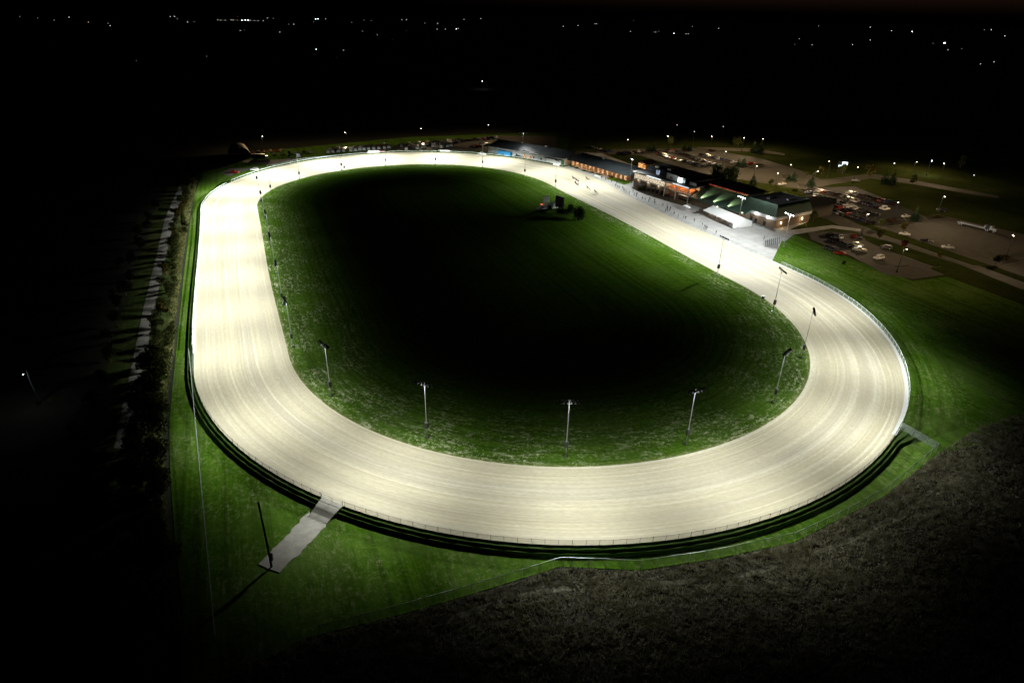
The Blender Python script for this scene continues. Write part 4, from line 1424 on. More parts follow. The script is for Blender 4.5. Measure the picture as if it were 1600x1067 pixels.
# flatbed lorry on the overflow lot
g0, g1 = G(1497, 349.5), G(1556, 364)
dd = g1 - g0; rz = math.atan2(dd.y, dd.x); Lt = dd.length
ft = empty('semi_trailer_truck', (g0.x, g0.y, -.05), rz)
mb = MB(); mb.box(0, Lt * .74, -1.25, 1.25, 1.0, 1.25); mb.box(0, .15, -1.25, 1.25, 1.25, 1.5); mb.build('flatbed_deck', M['galv'], ft)
mb = MB(); mb.box(Lt * .70, Lt * .72, -1.25, 1.25, 1.25, 2.6); mb.build('headboard', M['galv'], ft)
mb = MB(); mb.box(Lt * .74, Lt * .83, -1.1, 1.1, 1.1, 3.0, tx=.1); mb.build('sleeper', PM['black'], ft)
mb = MB(); mb.box(Lt * .83, Lt * .9, -1.1, 1.1, 1.0, 2.8, tx=.15); mb.build('cab', PM['silver'], ft)
mb = MB(); mb.box(Lt * .9, Lt, -.8, .8, .8, 1.8, tx=.05); mb.build('bonnet', PM['silver'], ft)
for x in (.06, .12, .76, .81, .96):
    for sy in (-1, 1): obj_from('wheel', CM['pickup']['wheel'], ft, (Lt * x, sy * 1.05, .45)).scale = (1.35, 1.2, 1.35)
tag(ft, 'long flatbed lorry parked along the edge of the overflow car park', 'lorry')

# ------------------------------------------------------------------ lamps of car parks and roads
lot_l = bpy.data.lights.new('lot_light', 'POINT')
lot_l.energy = P_LOT; lot_l.color = (1.0, .72, .40); lot_l.shadow_soft_size = .25
photometric_round(lot_l, [(0, .9), (1, 1), (2, .85), (3, .55), (4, .28), (5, .10), (6.5, .02), (8, 0)], 8)
dim_l = lot_l.copy(); dim_l.energy = P_LOT * .6
north_l = lot_l.copy(); north_l.energy = P_LOT * 1.3


def make_lamp(h, lens_mat, light, two=False):
    r_ = empty('street_lamp', (0, 0, 0))
    mb = MB(); mb.tube((0, 0, -.2), (0, 0, h), .11, .07, 8); mb.tube((0, 0, 0), (0, 0, .7), .28, .28, 8); mb.build('pole', M['dark'], r_)
    mb = MB(); mb.tube((0, 0, h - .05), (.7, 0, h + .12), .05); hd = MB()
    mb.build('arm', M['dark'], r_)
    hd.box(.5, 1.3, -.28, .28, h + .06, h + .26, tx=.08, ty=.05); hl = hd.build('lamp_head', M['dark'], r_)
    # drop lens under the head
    mb = MB(); mb.blob((.92, 0, h + .02), .32, 3, 1, 0, (1, .8, .62)); mb.build('lens', lens_mat, hl)
    lo = bpy.data.objects.new('lamp', light); col.objects.link(lo); lo.parent = r_; lo.location = (.92, 0, h - .35)
    return r_


lampA = make_lamp(9.5, M['lenswarm'], lot_l)
LA = [((979.5, 219), 'behind the verandah building', 1), ((1045, 213), 'beyond the spruces of the north car park', 1), ((1113, 213.5), 'beyond the north car park rear', 1),
      ((1162.5, 215.5), 'left of the tall back road spruces', 1), ((1192.5, 217), 'right of the tall back road spruces', 1), ((1132, 237.5), 'over the longest car row of the north car park', 0),
      ((1180, 260), 'in the open middle of the north car park', 0), ((1215.5, 270.5), 'near the exit of the north car park', 0), ((1238, 258), 'at the right edge of the north car park', 1),
      ((1275.5, 268), 'beside the small yellow-green tree', 1), ((1298, 253), 'on the grass left of the bright sign board', 1), ((1339, 262), 'on the verge of the entrance road', 1),
      ((1395, 256), 'beyond the entrance road spruces', 1), ((1473.5, 308), 'on the dark lawn above the overflow car park', 0), ((1403.5, 317.5), 'in the middle of the east car park', 0),
      ((1355, 334), 'between east and south car parks', 0), ((1585, 367.5), 'rising from the shrub clump of the overflow car park', 0), ((1412.5, 389), 'at the grass edge of the south car park', 0),
      ((409, 213.5), 'over the parked horse transporter', 1), ((541, 207.5), 'behind the row of horse trailers', 1), ((656.5, 202), 'behind the trailer jumble', 1), ((762.5, 196), 'beyond the barn end of the paddock yard', 1),
      ((1476, 256), 'at the far service yard, right one', 1)]
for i, (p, wh, dim) in enumerate(LA):
    o = lampA if i == 0 else copy_tree(lampA)
    g = G(p[0], p[1], 9.3)
    o.location = (g.x, g.y, 0); o.rotation_euler = (0, 0, rnd.uniform(0, 6.28))
    tag(o, 'lit street lamp standing ' + wh, 'street lamp', 'street lamps of the car parks and yards')
    if dim or i in (5, 6, 7):
        for ch in o.children:
            if ch.type == 'LIGHT': ch.data = dim_l if dim else north_l
# bright sign board and service lamps
g = G(1316, 262, 3.0)
sb = empty('sign_board', (g.x, g.y, 0), R(-20))
mb = MB(); mb.box(-2.6, 2.6, -.25, .25, 3.2, 6.6); mb.build('cabinet', M['dark'], sb)
mb = MB(); mb.box(-.6, 2.45, -.285, -.26, 4.6, 6.45); mb.build('screen', emit('sign_screen', (.86, .96, 1.0), 3.5), sb)
mb = MB(); mb.box(-2.4, .3, -.285, -.26, 3.4, 4.45); mb.build('lower_panel', emit('sign_panel', (.7, .95, 1.0), 2.0), sb)
for x in (-2, 2): mb = MB(); mb.box(x - .2, x + .2, -.2, .2, -.1, 3.2); mb.build('leg', M['dark'], sb)
tag(sb, 'glowing white sign board on two legs beside the entrance road', 'sign')
yl = bpy.data.lights.new('yard_light', 'SPOT'); yl.energy = 1600; yl.color = (.92, .97, 1); yl.spot_size = R(140); yl.spot_blend = .8; yl.shadow_soft_size = .2
lampB = make_lamp(9.0, M['lens'], yl)
for i, (p, lab, e) in enumerate([((1454.5, 251), 'brilliant white yard lamp at the far service yard', 1), ((41, 579), 'single bright farmyard lamp out in the dark on the left', .3), ((754, 126.5), 'bright lone lamp far behind the paddock', .5)]):
    o = lampB if i == 0 else copy_tree(lampB)
    g = G(p[0], p[1], 9)
    o.location = (g.x, g.y, 0); o.rotation_euler = (0, 0, R(-90))
    if i == 1: o.scale = (1.9, 1.9, 1)
    if i == 2: o.scale = (2.2, 2.2, 1)
    tag(o, lab, 'yard lamp', 'yard lamps out in the dark')
    if i:
        for ch in o.children:
            if ch.type == 'LIGHT': ch.data = yl.copy(); ch.data.energy = 1600 * e * e
lampC = make_lamp(6.0, M['lenssoft'], dim_l)
o = lampC; g = G(1430.5, 253, 6); o.location = (g.x, g.y, 0); tag(o, 'warm amber lamp at a dark house by the far service yard', 'yard lamp', 'yard lamps out in the dark')
poly('service_yard', PX([(1405, 262), (1440, 258), (1475, 264), (1470, 269), (1430, 266)]), -.14, M['yard'])

# far lights on the plain: each a lamp on a mast
FAR = [(31, 26.5, 0), (59, 29, 0), (85, 32, 0), (108, 27.5, 1), (138, 35, 2), (172, 40.5, 1), (169, 37, 0), (266, 26.5, 1), (272.5, 26, 1), (277, 30, 0), (293, 35, 1), (303, 34.5, 0),
       (340, 31.5, 1), (345, 32, 1), (352, 32.2, 1), (361, 31.7, 1), (364.5, 31.8, 1), (371, 32.2, 2), (378, 32.2, 3), (383, 32, 3), (387.5, 32, 3), (391, 32.1, 1), (397.5, 32.5, 1), (371, 26.5, 4), (375.5, 48.5, 1), (382, 47, 0),
       (213, 95, 0), (323, 88.5, 0), (403, 33, 1), (411.5, 33, 1), (418, 28.7, 1), (427, 29, 0), (451, 38, 0), (459, 38.3, 1), (493, 30, 3), (497, 30, 3), (508.5, 29.7, 1), (490, 34.5, 0), (437, 50.5, 1), (494, 77.5, 3), (536.5, 79, 1), (590, 55, 1), (612.5, 63, 0),
       (566, 49.5, 0), (550, 35.5, 0), (569, 32, 0), (580, 32.5, 0), (628, 31.2, 1), (635, 31.3, 1), (664, 36.7, 0), (684, 37, 1), (683, 46, 1), (696, 46, 1), (713, 45.7, 3), (716, 45, 1), (725, 31, 1), (751.5, 29.5, 1), (635, 48.7, 0),
       (880, 41.7, 1), (903, 40.6, 1), (929.5, 37.6, 1), (932.5, 37.4, 1), (990, 32.6, 0), (985, 49.6, 1), (1021, 50.6, 0), (1024.5, 50.6, 1), (1029, 49.1, 0), (1053, 52.6, 3), (1072, 53.3, 1), (1075.5, 53.3, 1), (1123, 45, 1), (1082, 42, 0),
       (1249, 61, 1), (1242, 69.6, 0), (1269, 70.4, 1), (1279.5, 41, 0), (1332, 70.2, 1), (1360, 63, 1), (1360, 43, 1), (1393, 48.5, 1), (1425.5, 50, 3), (1475, 68, 3), (1477, 67.5, 3), (1458, 68, 0), (1481, 78.2, 1), (1502.5, 76.5, 0),
       (1538, 47, 0), (1549, 47, 1), (1570, 56.5, 1), (1532, 100.3, 1), (1553, 97, 1), (1058, 195.5, 0), (1130, 198, 0), (1522, 274, 0), (1085, 206, 0)]
FAR.sort()
LM = {0: (M['farw'], .55), 1: (M['farw'], .95), 2: (M['faro'], .95), 3: (M['farb'], 1.1), 4: (M['farr'], .7)}
bm_cache = {}
for i, (x, y, k) in enumerate(FAR):
    hh = 8.0
    g = G(x, y, hh)
    dist = math.hypot(g.x, g.y)
    mt, q = LM[k]
    if k not in bm_cache:
        mb = MB(); mb.tube((0, 0, -.2), (0, 0, hh), .15, .1, 6); pm_ = mb.mesh('mast', M['dark'])
        mb = MB(); mb.blob((0, 0, 0), 1.0, k, 1, 0, (1, 1, .8)); bm_cache[k] = (pm_, mb.mesh('lamp_globe', mt))
    pm_, gm = bm_cache[k]
    r_ = empty('distant_lamp', (g.x, g.y, 0))
    obj_from('mast', pm_, r_)
    o = obj_from('lamp_globe', gm, r_, (0, 0, hh)); s = max(.3, dist * .00039 * q); o.scale = (s, s, s)
    look = {0: 'faint pale', 1: 'small white', 2: 'amber', 3: 'bright white', 4: 'red'}[k]
    tag(r_, '%s lamp far out on the dark plain, %s counted from the left' % (look, nth(i)), 'distant lamp', 'lamps scattered over the dark plain')

# ------------------------------------------------------------------ buildings
U = Vector((.525, -.851, 0)); V = Vector((.851, .525, 0)); O_ = Vector((87, 323, 0))
RZ = math.atan2(U.y, U.x)
# --- grandstand (local x along the track towards the camera, y away from the track)
gs = empty('grandstand', O_, RZ)
mb = MB(); mb.box(-42, -17, 1.3, 22, 0, 4.2); mb.box(-17, 0, 5, 22, 0, 4.0); mb.build('ground_floor_wall', M['stone'], gs)
for i in range(7):
    mb = MB(); mb.box(-40.5 + i * 3.4, -38.6 + i * 3.4, 1.2, 1.28, .3, 2.9); mb.build('window', M['glass'], gs)
mb = MB(); mb.box(-42, .0, 1.0, 22, 4.2, 4.65); mb.build('floor_slab', M['band'], gs)
mb = MB(); mb.box(-42, -17, 1.35, 22, 4.65, 7.68); mb.box(-16.95, 0, 9, 22, 4.65, 7.6); mb.build('upper_wall', M['band'], gs)
for i in range(20):  # glazed bays of the dining level
    x = -41.6 + i * 1.22
    mb = MB(); mb.box(x, x + 1.1, 1.22, 1.33, 4.9, 7.35); w_ = mb.build('window', M['litwin'], gs)
    mb = MB(); mb.box(x + 1.1, x + 1.22, 1.12, 1.33, 4.7, 7.6); mb.build('mullion', M['band'], w_)
mb = MB()
mb.box(-16.8, -.2, 1.02, 1.1, 5.5, 5.6)
for i in range(14): mb.box(-16.7 + i * 1.25, -16.62 + i * 1.25, 1.02, 1.1, 4.65, 5.5)
mb.build('balcony_rail', M['white'], gs)
mb = MB()  # raked orange seats
for k in range(5): mb.box(-16.6, -.4, 1.6 + k * 1.3, 2.9 + k * 1.3, 4.66, 4.75 + k * .36)
mb.build('seating_tier', M['seats'], gs)
mb = MB(); mb.box(-16.6, -.3, 8.6, 8.96, 5.2, 7.4); mb.build('lounge_window', M['litwarm'], gs)
mb = MB()
for x in (-17.3, -9, 0): mb.box(x, x + .35, .6, .95, 0, 7.7)
for y in (5, 9.6): mb.box(.0, .35, y, y + .35, 0, 7.7)
mb.build('column', M['band'], gs)
mb = MB(); mb.box(-42.6, .8, .2, 22.4, 7.7, 8.5); mb.build('roof_edge', M['band'], gs)
mb = MB(); mb.box(-42.2, .4, .7, 22, 8.5, 8.62); mb.build('roof', M['black'], gs)
mb = MB(); mb.box(-42.0, -6, 9.5, 26, 8.63, 10.6, tx=.6, ty=2.0); mb.build('upper_roof', M['slate'], gs)
mb = MB(); mb.box(-20, -11, 4.0, 10.5, 8.63, 11.6); ph = mb.build('penthouse', M['band'], gs)
mb = MB(); mb.box(-17.5, -15.5, 3.94, 3.99, 9.4, 10.2); mb.build('window', M['glass'], ph)
mb = MB(); mb.box(-10.8, -5.2, 3.0, 6.5, 8.63, 11.5); jb = mb.build('judges_booth', M['dark'], gs)
mb = MB(); mb.box(-10.4, -7.4, 2.9, 2.98, 8.9, 11.2); mb.build('lit_window', M['litcold'], jb)
mb = MB(); mb.box(-7.2, -5.4, 2.9, 2.98, 9.2, 10.6); mb.build('window', emit('booth_window', (.6, .85, .95), .7), jb)
mb = MB(); mb.box(-27.5, -24.5, 3.4, 3.7, 9.2, 12.0); sc_ = mb.build('video_screen', M['dark'], gs)
mb = MB(); mb.box(-27.3, -24.7, 3.36, 3.395, 9.4, 11.8); mb.build('display', M['screen'], sc_)
mb = MB(); mb.box(-3.6, 1.0, 4.5, 4.7, 8.7, 10.1); mb.build('white_panel', M['white'], gs)
mb = MB(); mb.box(-31, -20, .1, .19, 8.0, 8.4); mb.build('strip_lamp', emit('strip_lamp', (.85, .95, 1), 1.5), gs)
mb = MB(); mb.box(-11, .3, .1, .19, 8.0, 8.4); mb.build('strip_lamp', emit('strip_lamp_white', (.85, .95, 1), 1.1), gs)
mb = MB(); mb.box(-36, -33, 10.5, 14, 10.6, 11.6); mb.box(-28, -25, 12, 16, 10.6, 11.4); mb.build('roof_vent', M['galv'], gs)
tag(gs, 'two-storey glazed grandstand with lit dining level and open orange seating', 'grandstand')


def lamp_at(parent, loc, e, c, r_=.25, typ='POINT', rot=None, size=None, blend=.5, name='lamp'):
    l = bpy.data.lights.new(name, typ); l.energy = e; l.color = c; l.shadow_soft_size = r_
    if typ == 'SPOT': l.spot_size = size; l.spot_blend = blend
    o = bpy.data.objects.new(name, l); col.objects.link(o); o.parent = parent; o.location = loc
    if rot: o.rotation_euler = rot
    return o


for x in (-14, -8.5, -3): lamp_at(gs, (x, 5, 7.3), 420, (1, .62, .34), .3)
for x in (-38, -30, -22): lamp_at(gs, (x, .7, 4.0), 90, (1, .82, .58), .3)
for x in (-14, -6): lamp_at(gs, (x, 2.6, 3.8), 160, (1, .72, .45), .3)
lamp_at(gs, (-9, 1.6, 10.5), 420, (.9, .96, 1), .3)

# --- clubhouse
ch_ = empty('clubhouse', O_, RZ)
mb = MB(); mb.box(2, 36, 1.8, 26, 0, 3.6); mb.build('wall', M['stone'], ch_)
mb = MB()
mb.add([(1.6, .6, 3.9), (37, .6, 3.9), (37, 12.2, 9.0), (1.6, 12.2, 9.0), (1.6, .6, 3.6), (37, .6, 3.6), (37, 12.2, 8.7), (1.6, 12.2, 8.7)],
       [(0, 1, 2, 3), (7, 6, 5, 4), (0, 4, 5, 1), (1, 5, 6, 2), (2, 6, 7, 3), (3, 7, 4, 0)])
mb.build('sloping_roof', M['green'], ch_)
mb = MB(); mb.box(2.2, 27, 12.3, 24, 3.6, 9.9); mb.build('clerestory_wall', M['stone'], ch_)
for i in range(12):
    x = 2.6 + i * 2.0
    mb = MB(); mb.box(x, x + 1.85, 12.2, 12.28, 9.15, 9.85); mb.build('clerestory_window', M['redsign'], ch_)
mb = MB()
mb.add([(0, 11.4, 9.95), (29, 11.4, 9.95), (29, 25, 9.95), (0, 25, 9.95), (3, 18, 12.6), (25, 18, 12.6)],
       [(0, 1, 5, 4), (1, 2, 5), (2, 3, 4, 5), (3, 0, 4), (3, 2, 1, 0)])
mb.build('upper_roof', M['slate'], ch_)
mb = MB(); mb.box(33, 50, 5.2, 30, 0, 5.2); mb.build('wing_wall', M['stone'], ch_)
mb = MB(); mb.box(32.8, 50.4, 4.8, 30.4, 3.9, 5.4); mb.build('wing_band', M['band'], ch_)
mb = MB()
mb.add([(31.0, 4.6, 5.4), (50.6, 4.6, 5.4), (50.6, 30.6, 5.4), (31.0, 30.6, 5.4), (32.6, 7.0, 10.4), (48.4, 7.0, 10.4), (48.4, 29, 10.4), (32.6, 29, 10.4)],
       [(0, 1, 5, 4), (1, 2, 6, 5), (2, 3, 7, 6), (3, 0, 4, 7)])
mb.build('mansard_roof', M['green'], ch_)
mb = MB(); mb.box(32.7, 48.3, 7.1, 28.9, 10.1, 10.3); mb.box(34, 48, 29, 52, 5.5, 6.3); mb.build('flat_roof', M['black'], ch_)
mb = MB(); mb.box(35, 47.6, 30.7, 51, 0, 5.4); mb.build('rear_wall', pbr('dark_brick', (.045, .036, .028), .9, .3, 2), ch_)
mb = MB(); mb.box(38, 40, 12, 14, 10.3, 10.9); mb.box(44, 45.4, 18, 20, 10.3, 10.8); mb.build('roof_vent', M['dark'], ch_)
for x in (36.5, 39, 44): mb = MB(); mb.box(x, x + 1.3, 5.12, 5.18, .1, 2.3); mb.build('door', M['glass'], ch_)
for x in (39.8, 46.6):
    mb = MB(); mb.blob((x, 4.62, 4.5), .42, 5, 2); mb.build('wall_lamp', M['lens'], ch_); lamp_at(ch_, (x, 4.0, 4.2), 260, (1, .98, .9), .3)
for (x, y) in ((50.5, 9), (50.4, 24)):
    mb = MB(); mb.tube((x, y, 1.9), (x, y, 2.9), .22, .22, 8); mb.build('sconce', M['lenssoft'], ch_); lamp_at(ch_, (x + .6, y, 2.3), 240, (1, .66, .34), .25)
mb = MB(); mb.tube((34.6, 1.2, 3.6), (34.6, 1.2, 4.2), .34, .34, 8); mb.build('sconce', M['lenssoft'], ch_); lamp_at(ch_, (34.6, .6, 3.8), 130, (1, .6, .34), .25)
mb = MB(); mb.blob((20, .4, 3.4), .3, 5, 1); mb.build('wall_lamp', M['lenswarm'], ch_)
for x in (7, 15.5, 24.5):
    # roof-wash spot at the eave
    mb = MB(); mb.box(x - .25, x + .25, .75, 1.15, 4.1, 4.45); mb.build('roof_spotlight', M['dark'], ch_)
    lamp_at(ch_, (x, .9, 4.9), 13000, (1, .92, .55), .08, 'SPOT', (R(104), 0, R(-14)), R(58), .8)
tag(ch_, 'clubhouse with a big green sheet-metal roof washed by three spotlights', 'clubhouse')

# --- long pale barn and lit verandah building along the far bend
a, b = G(763, 238), G(882, 259); d = b - a; L1 = d.length; rz = math.atan2(d.y, d.x)
bn = empty('paddock_barn', (a.x, a.y, 0), rz)
mb = MB(); mb.box(0, L1, 0, 24, 0, 4.3); mb.build('wall', M['graywall'], bn)
mb = MB(); mb.add([(-.6, -1, 4.35), (L1 + .6, -1, 4.35), (L1 + .6, 25, 4.35), (-.6, 25, 4.35), (-.6, 12, 7.2), (L1 + .6, 12, 7.2)],
                  [(0, 1, 5, 4), (2, 3, 4, 5), (1, 2, 5), (3, 0, 4), (3, 2, 1, 0)]); mb.build('roof', M['slate'], bn)
mb = MB(); mb.box(L1 - 14, L1 - 3, -.12, -.02, .3, 3.0); mb.build('roller_door', M['white'], bn)
mb = MB(); mb.box(L1 - 14.5, L1 - 2, -2.6, -.02, 3.3, 3.5); mb.build('awning', M['slate'], bn)
mb = MB(); mb.box(L1 - 2.6, L1 - .4, -.1, -.02, .2, 3.4); mb.build('green_panel', pbr('green_panel', (.05, .12, .05), .7), bn)
for x in (30, 34.5): mb = MB(); mb.box(x, x + 2.5, -.1, -.02, .1, 2.6); mb.build('door', M['litwarm'], bn)
for x in (24, 38, 44): mb = MB(); mb.box(x, x + 1.2, -.08, -.02, 1.2, 2.2); mb.build('window', M['glass'], bn)
for x in (20, 40): mb = MB(); mb.box(x, x + 1.2, 10, 11.5, 7.0, 7.9); mb.build('roof_vent', M['galv'], bn)
tag(bn, 'long barn with pale sheet walls and dark roof beside the far bend', 'barn')
w_ = bn.matrix_basis @ Vector((15.5, -1.5, 0))
ct = empty('shipping_container', (w_.x, w_.y, 0), rz)
mb = MB(); mb.box(-5.5, 5.5, -1.2, 1.2, 0, 3.0)
for i in range(22): mb.box(-5.4 + i * .5, -5.2 + i * .5, -1.24, -1.2, .1, 2.9)
mb.build('body', M['blue'], ct)
mb = MB(); mb.box(5.5, 5.55, -1.1, -.02, .1, 2.9); mb.box(5.5, 5.55, .02, 1.1, .1, 2.9); mb.build('door', M['blue'], ct)
tag(ct, 'bright blue container standing against the pale barn', 'container')
a, b = G(886, 259), G(962, 281); d = b - a; L2 = d.length; rz = math.atan2(d.y, d.x)
vr = empty('verandah_building', (a.x, a.y, 0), rz)
mb = MB(); mb.box(0, L2 + 8, 3.2, 20, 0, 4.0); mb.build('wall', M['soffit'], vr)
mb = MB(); mb.add([(-.5, -.6, 3.9), (L2 + 9, -.6, 3.9), (L2 + 9, 21, 3.9), (-.5, 21, 3.9), (3, 10, 7.6), (L2 + 3, 10, 7.6)],
                  [(0, 1, 5, 4), (2, 3, 4, 5), (1, 2, 5), (3, 0, 4), (3, 2, 1, 0)]); mb.build('roof', M['slate'], vr)
for i in range(13):
    x = .4 + i * (L2 + 6) / 13
    mb = MB(); mb.box(x, x + .3, .1, .4, 0, 3.88); mb.build('post', M['soffit'], vr)
    if i % 1 == 0:
        mb = MB(); mb.box(x + .9, x + 3.0, 3.08, 3.18, .4, 3.0); mb.build('window', M['litwarm'], vr)
for i in range(6): lamp_at(vr, (3 + i * (L2 + 2) / 6, 1.6, 3.4), 230, (1, .66, .36), .25)
mb = MB(); mb.box(L2 * .5, L2 * .5 + 1.5, 9, 10.5, 7.0, 8.3); mb.build('roof_vent', M['galv'], vr)
tag(vr, 'low building with an orange-lit timber verandah beside the concrete apron', 'building')
en = empty('entrance_pavilion', G(1003, 264), RZ)
mb = MB(); mb.box(-4, 4, 0, 7, 0, 3.6); mb.build('wall', M['soffit'], en)
mb = MB(); mb.box(-3.4, .5, -.12, -.02, .3, 3.1); mb.box(1.2, 3.2, -.12, -.02, .3, 2.4); mb.build('glazed_front', emit('pavilion_glow', (1, .52, .2), 1.3, .9), en)
mb = MB(); mb.add([(-5, -1, 3.6), (5, -1, 3.6), (5, 8, 3.6), (-5, 8, 3.6), (0, -1, 5.4), (0, 8, 5.4)], [(0, 1, 4), (1, 2, 5, 4), (2, 3, 5), (3, 0, 4, 5), (3, 2, 1, 0)]); mb.build('roof', M['slate'], en)
lamp_at(en, (0, -1.5, 2.8), 160, (1, .6, .3), .3)
tag(en, 'small gabled pavilion glowing orange behind the grandstand end', 'pavilion')
# quonset hut by the far corner
qh = empty('arched_shed', G(376, 247), R(25))
mb = MB(); n = 14
prof = [(math.cos(math.pi * i / n) * 6.5, math.sin(math.pi * i / n) * 6.8) for i in range(n + 1)]
mb.add([(x, 0, z) for x, z in prof] + [(x, 16, z) for x, z in prof] + [(x * .95, 0, z * .95) for x, z in prof] + [(x * .95, 16, z * .95) for x, z in prof],
       [(i, i + 1, n + 2 + i, n + 1 + i) for i in range(n)] + [(2 * n + 2 + i, 3 * n + 3 + i, 3 * n + 4 + i, 2 * n + 3 + i) for i in range(n)] + [(i, 2 * n + 2 + i, 2 * n + 3 + i, i + 1) for i in range(n)])
mb.build('arched_cover', pbr('dull_fabric', (.13, .12, .08), .8, .15, .6), qh)
mb = MB(); mb.face([(x * .94, 15.6, z * .94) for x, z in prof]); mb.build('end_wall', M['dark'], qh)
tag(qh, 'arched fabric shed with an open dark front at the far left corner', 'shed')

# --- marquee tent on the apron
A = Vector((90.8, 303.6, 0)); B = Vector((98.9, 282.6, 0)); d = B - A; Lt = d.length
tn = empty('marquee_tent', (A.x, A.y, .03), math.atan2(d.y, d.x))
W_ = 10.5
mb = MB()
mb.add([(-.2, -.2, 2.3), (Lt + .2, -.2, 2.3), (Lt + .2, W_ / 2, 4.3), (-.2, W_ / 2, 4.3), (Lt + .2, W_ + .2, 2.3), (-.2, W_ + .2, 2.3),
        (-.2, -.2, 2.22), (Lt + .2, -.2, 2.22), (Lt + .2, W_ / 2, 4.22), (-.2, W_ / 2, 4.22), (Lt + .2, W_ + .2, 2.22), (-.2, W_ + .2, 2.22)],
       [(0, 1, 2, 3), (3, 2, 4, 5), (9, 8, 7, 6), (11, 10, 8, 9), (0, 6, 7, 1), (5, 4, 10, 11), (0, 3, 9, 6), (3, 5, 11, 9), (1, 7, 8, 2), (2, 8, 10, 4)])
mb.build('roof', M['fabric'], tn)
mb = MB(); mb.add([(Lt, 0, 0), (Lt, W_, 0), (Lt, W_, 2.22), (Lt, W_ / 2, 4.2), (Lt, 0, 2.22), (Lt - .06, 0, 0), (Lt - .06, W_, 0), (Lt - .06, W_, 2.22), (Lt - .06, W_ / 2, 4.2), (Lt - .06, 0, 2.22)],
                  [(0, 1, 2, 3, 4), (9, 8, 7, 6, 5), (0, 5, 6, 1), (0, 4, 9, 5), (1, 6, 7, 2)])
mb.build('end_wall', M['fabric'], tn)
mb = MB(); mb.box(0, Lt - .1, W_ - .06, W_, 0, 2.2); mb.box(Lt - 2.6, Lt - .08, 0, .06, 0, 2.2); mb.build('side_wall', M['fabric'], tn)
for k in range(6):
    for y in (0, W_ - .2):
        mb = MB(); mb.tube((.05 + k * (Lt - .3) / 5, y + .1, 0), (.05 + k * (Lt - .3) / 5, y + .1, 2.22), .05); mb.build('leg', M['galv'], tn)
for k in range(3): lamp_at(tn, (3 + k * 7, W_ / 2, 3.2), 110, (1, .74, .55), .3)
tag(tn, 'white marquee tent with a gabled end on the concrete apron', 'tent')
for k in range(8):
    w = tn.matrix_basis @ Vector((2.2 + (k % 4) * 4.6, 2.4 if k < 4 else 6.6, 0))
    tb = empty('round_table', (w.x, w.y, .03))
    mb = MB(); mb.tube((0, 0, .70), (0, 0, .75), .8, .8, 14); mb.build('table_top', M['fabric'], tb)
    mb = MB(); mb.tube((0, 0, 0), (0, 0, .7), .05); mb.tube((0, 0, 0), (0, 0, .04), .35); mb.build('leg', M['galv'], tb)
    tag(tb, 'round white table under the marquee, %s from the open end in the %s row' % (nth(k % 4), 'front' if k < 4 else 'back'), 'table', 'tables under the marquee')

# --- bleachers
a, b, c = G(1194, 386), G(1194, 374), G(1212, 385)
bl = empty('bleachers', (a.x, a.y, .03), math.atan2((b - a).y, (b - a).x))
Wd = (b - a).length * .8
for k in range(8):
    mb = MB(); mb.box(0, Wd, -.3 - k * .72, -.02 - k * .72, .42 + k * .3, .47 + k * .3); mb.build('bench', M['galv'], bl)
    mb = MB(); mb.box(0, Wd, -.72 - k * .72, -.4 - k * .72, .18 + k * .3, .22 + k * .3); mb.build('footboard', M['boxgrey'], bl)
mb = MB()
for x in (.2, Wd / 2, Wd - .2):
    mb.tube((x, -.1, .1), (x, -5.6, 2.4), .05)
    for k in range(8): mb.tube((x, -.15 - k * .72, 0), (x, -.15 - k * .72, .42 + k * .3), .04)
mb.tube((.05, -5.8, 3.2), (Wd - .05, -5.8, 3.2), .04); mb.tube((.05, -5.8, 0), (.05, -5.8, 3.2), .04); mb.tube((Wd - .05, -5.8, 0), (Wd - .05, -5.8, 3.2), .04)
mb.build('frame', M['galv'], bl)
tag(bl, 'portable metal bleachers with empty benches at the end of the apron', 'bleachers')

# --- umbrellas, planters and small apron things
for i, p in enumerate([(1070.5, 328), (1075, 330)]):
    g = G(*p); u_ = empty('parasol', (g.x, g.y, .03))
    mb = MB(); mb.tube((0, 0, 1.9), (0, 0, 2.5), 1.5, .05, 8); mb.build('canopy', M['white'], u_)
    mb = MB(); mb.tube((0, 0, 0), (0, 0, 2.5), .03); mb.tube((0, 0, 0), (0, 0, .1), .3); mb.build('pole', M['galv'], u_)
    tag(u_, ['white parasol on the apron, nearer the grandstand', 'white parasol on the apron, nearer the tent'][i], 'parasol', 'parasols on the apron')
g = G(1012, 294); u_ = empty('canvas_canopy', (g.x, g.y, .03), RZ)
mb = MB(); mb.add([(-3, -2, 2.2), (3, -2, 2.2), (3, 2, 2.2), (-3, 2, 2.2), (0, 0, 3.3)], [(0, 1, 4), (1, 2, 4), (2, 3, 4), (3, 0, 4)]); mb.build('canopy', M['cream'], u_)
for x in (-2.9, 2.9):
    for y in (-1.9, 1.9): mb = MB(); mb.tube((x, y, 0), (x, y, 2.2), .05); mb.build('leg', M['galv'], u_)
tag(u_, 'cream canvas canopy below the grandstand windows', 'canopy')
g = G(1069, 313); u_ = empty('serving_kiosk', (g.x, g.y, .03), RZ)
mb = MB(); mb.box(-3, 3, -1.3, 1.3, 0, 1.1); mb.build('counter', M['dark'], u_)
mb = MB(); mb.box(-3.4, 3.4, -1.7, 1.7, 2.5, 2.65); mb.build('roof', M['white'], u_)
for x in (-3.1, 3.1):
    for y in (-1.4, 1.4): mb = MB(); mb.tube((x, y, 0), (x, y, 2.5), .06); mb.build('post', M['galv'], u_)
lamp_at(u_, (0, 0, 2.3), 90, (1, .75, .5), .2)
tag(u_, 'flat-roofed serving kiosk at the grandstand corner', 'kiosk')
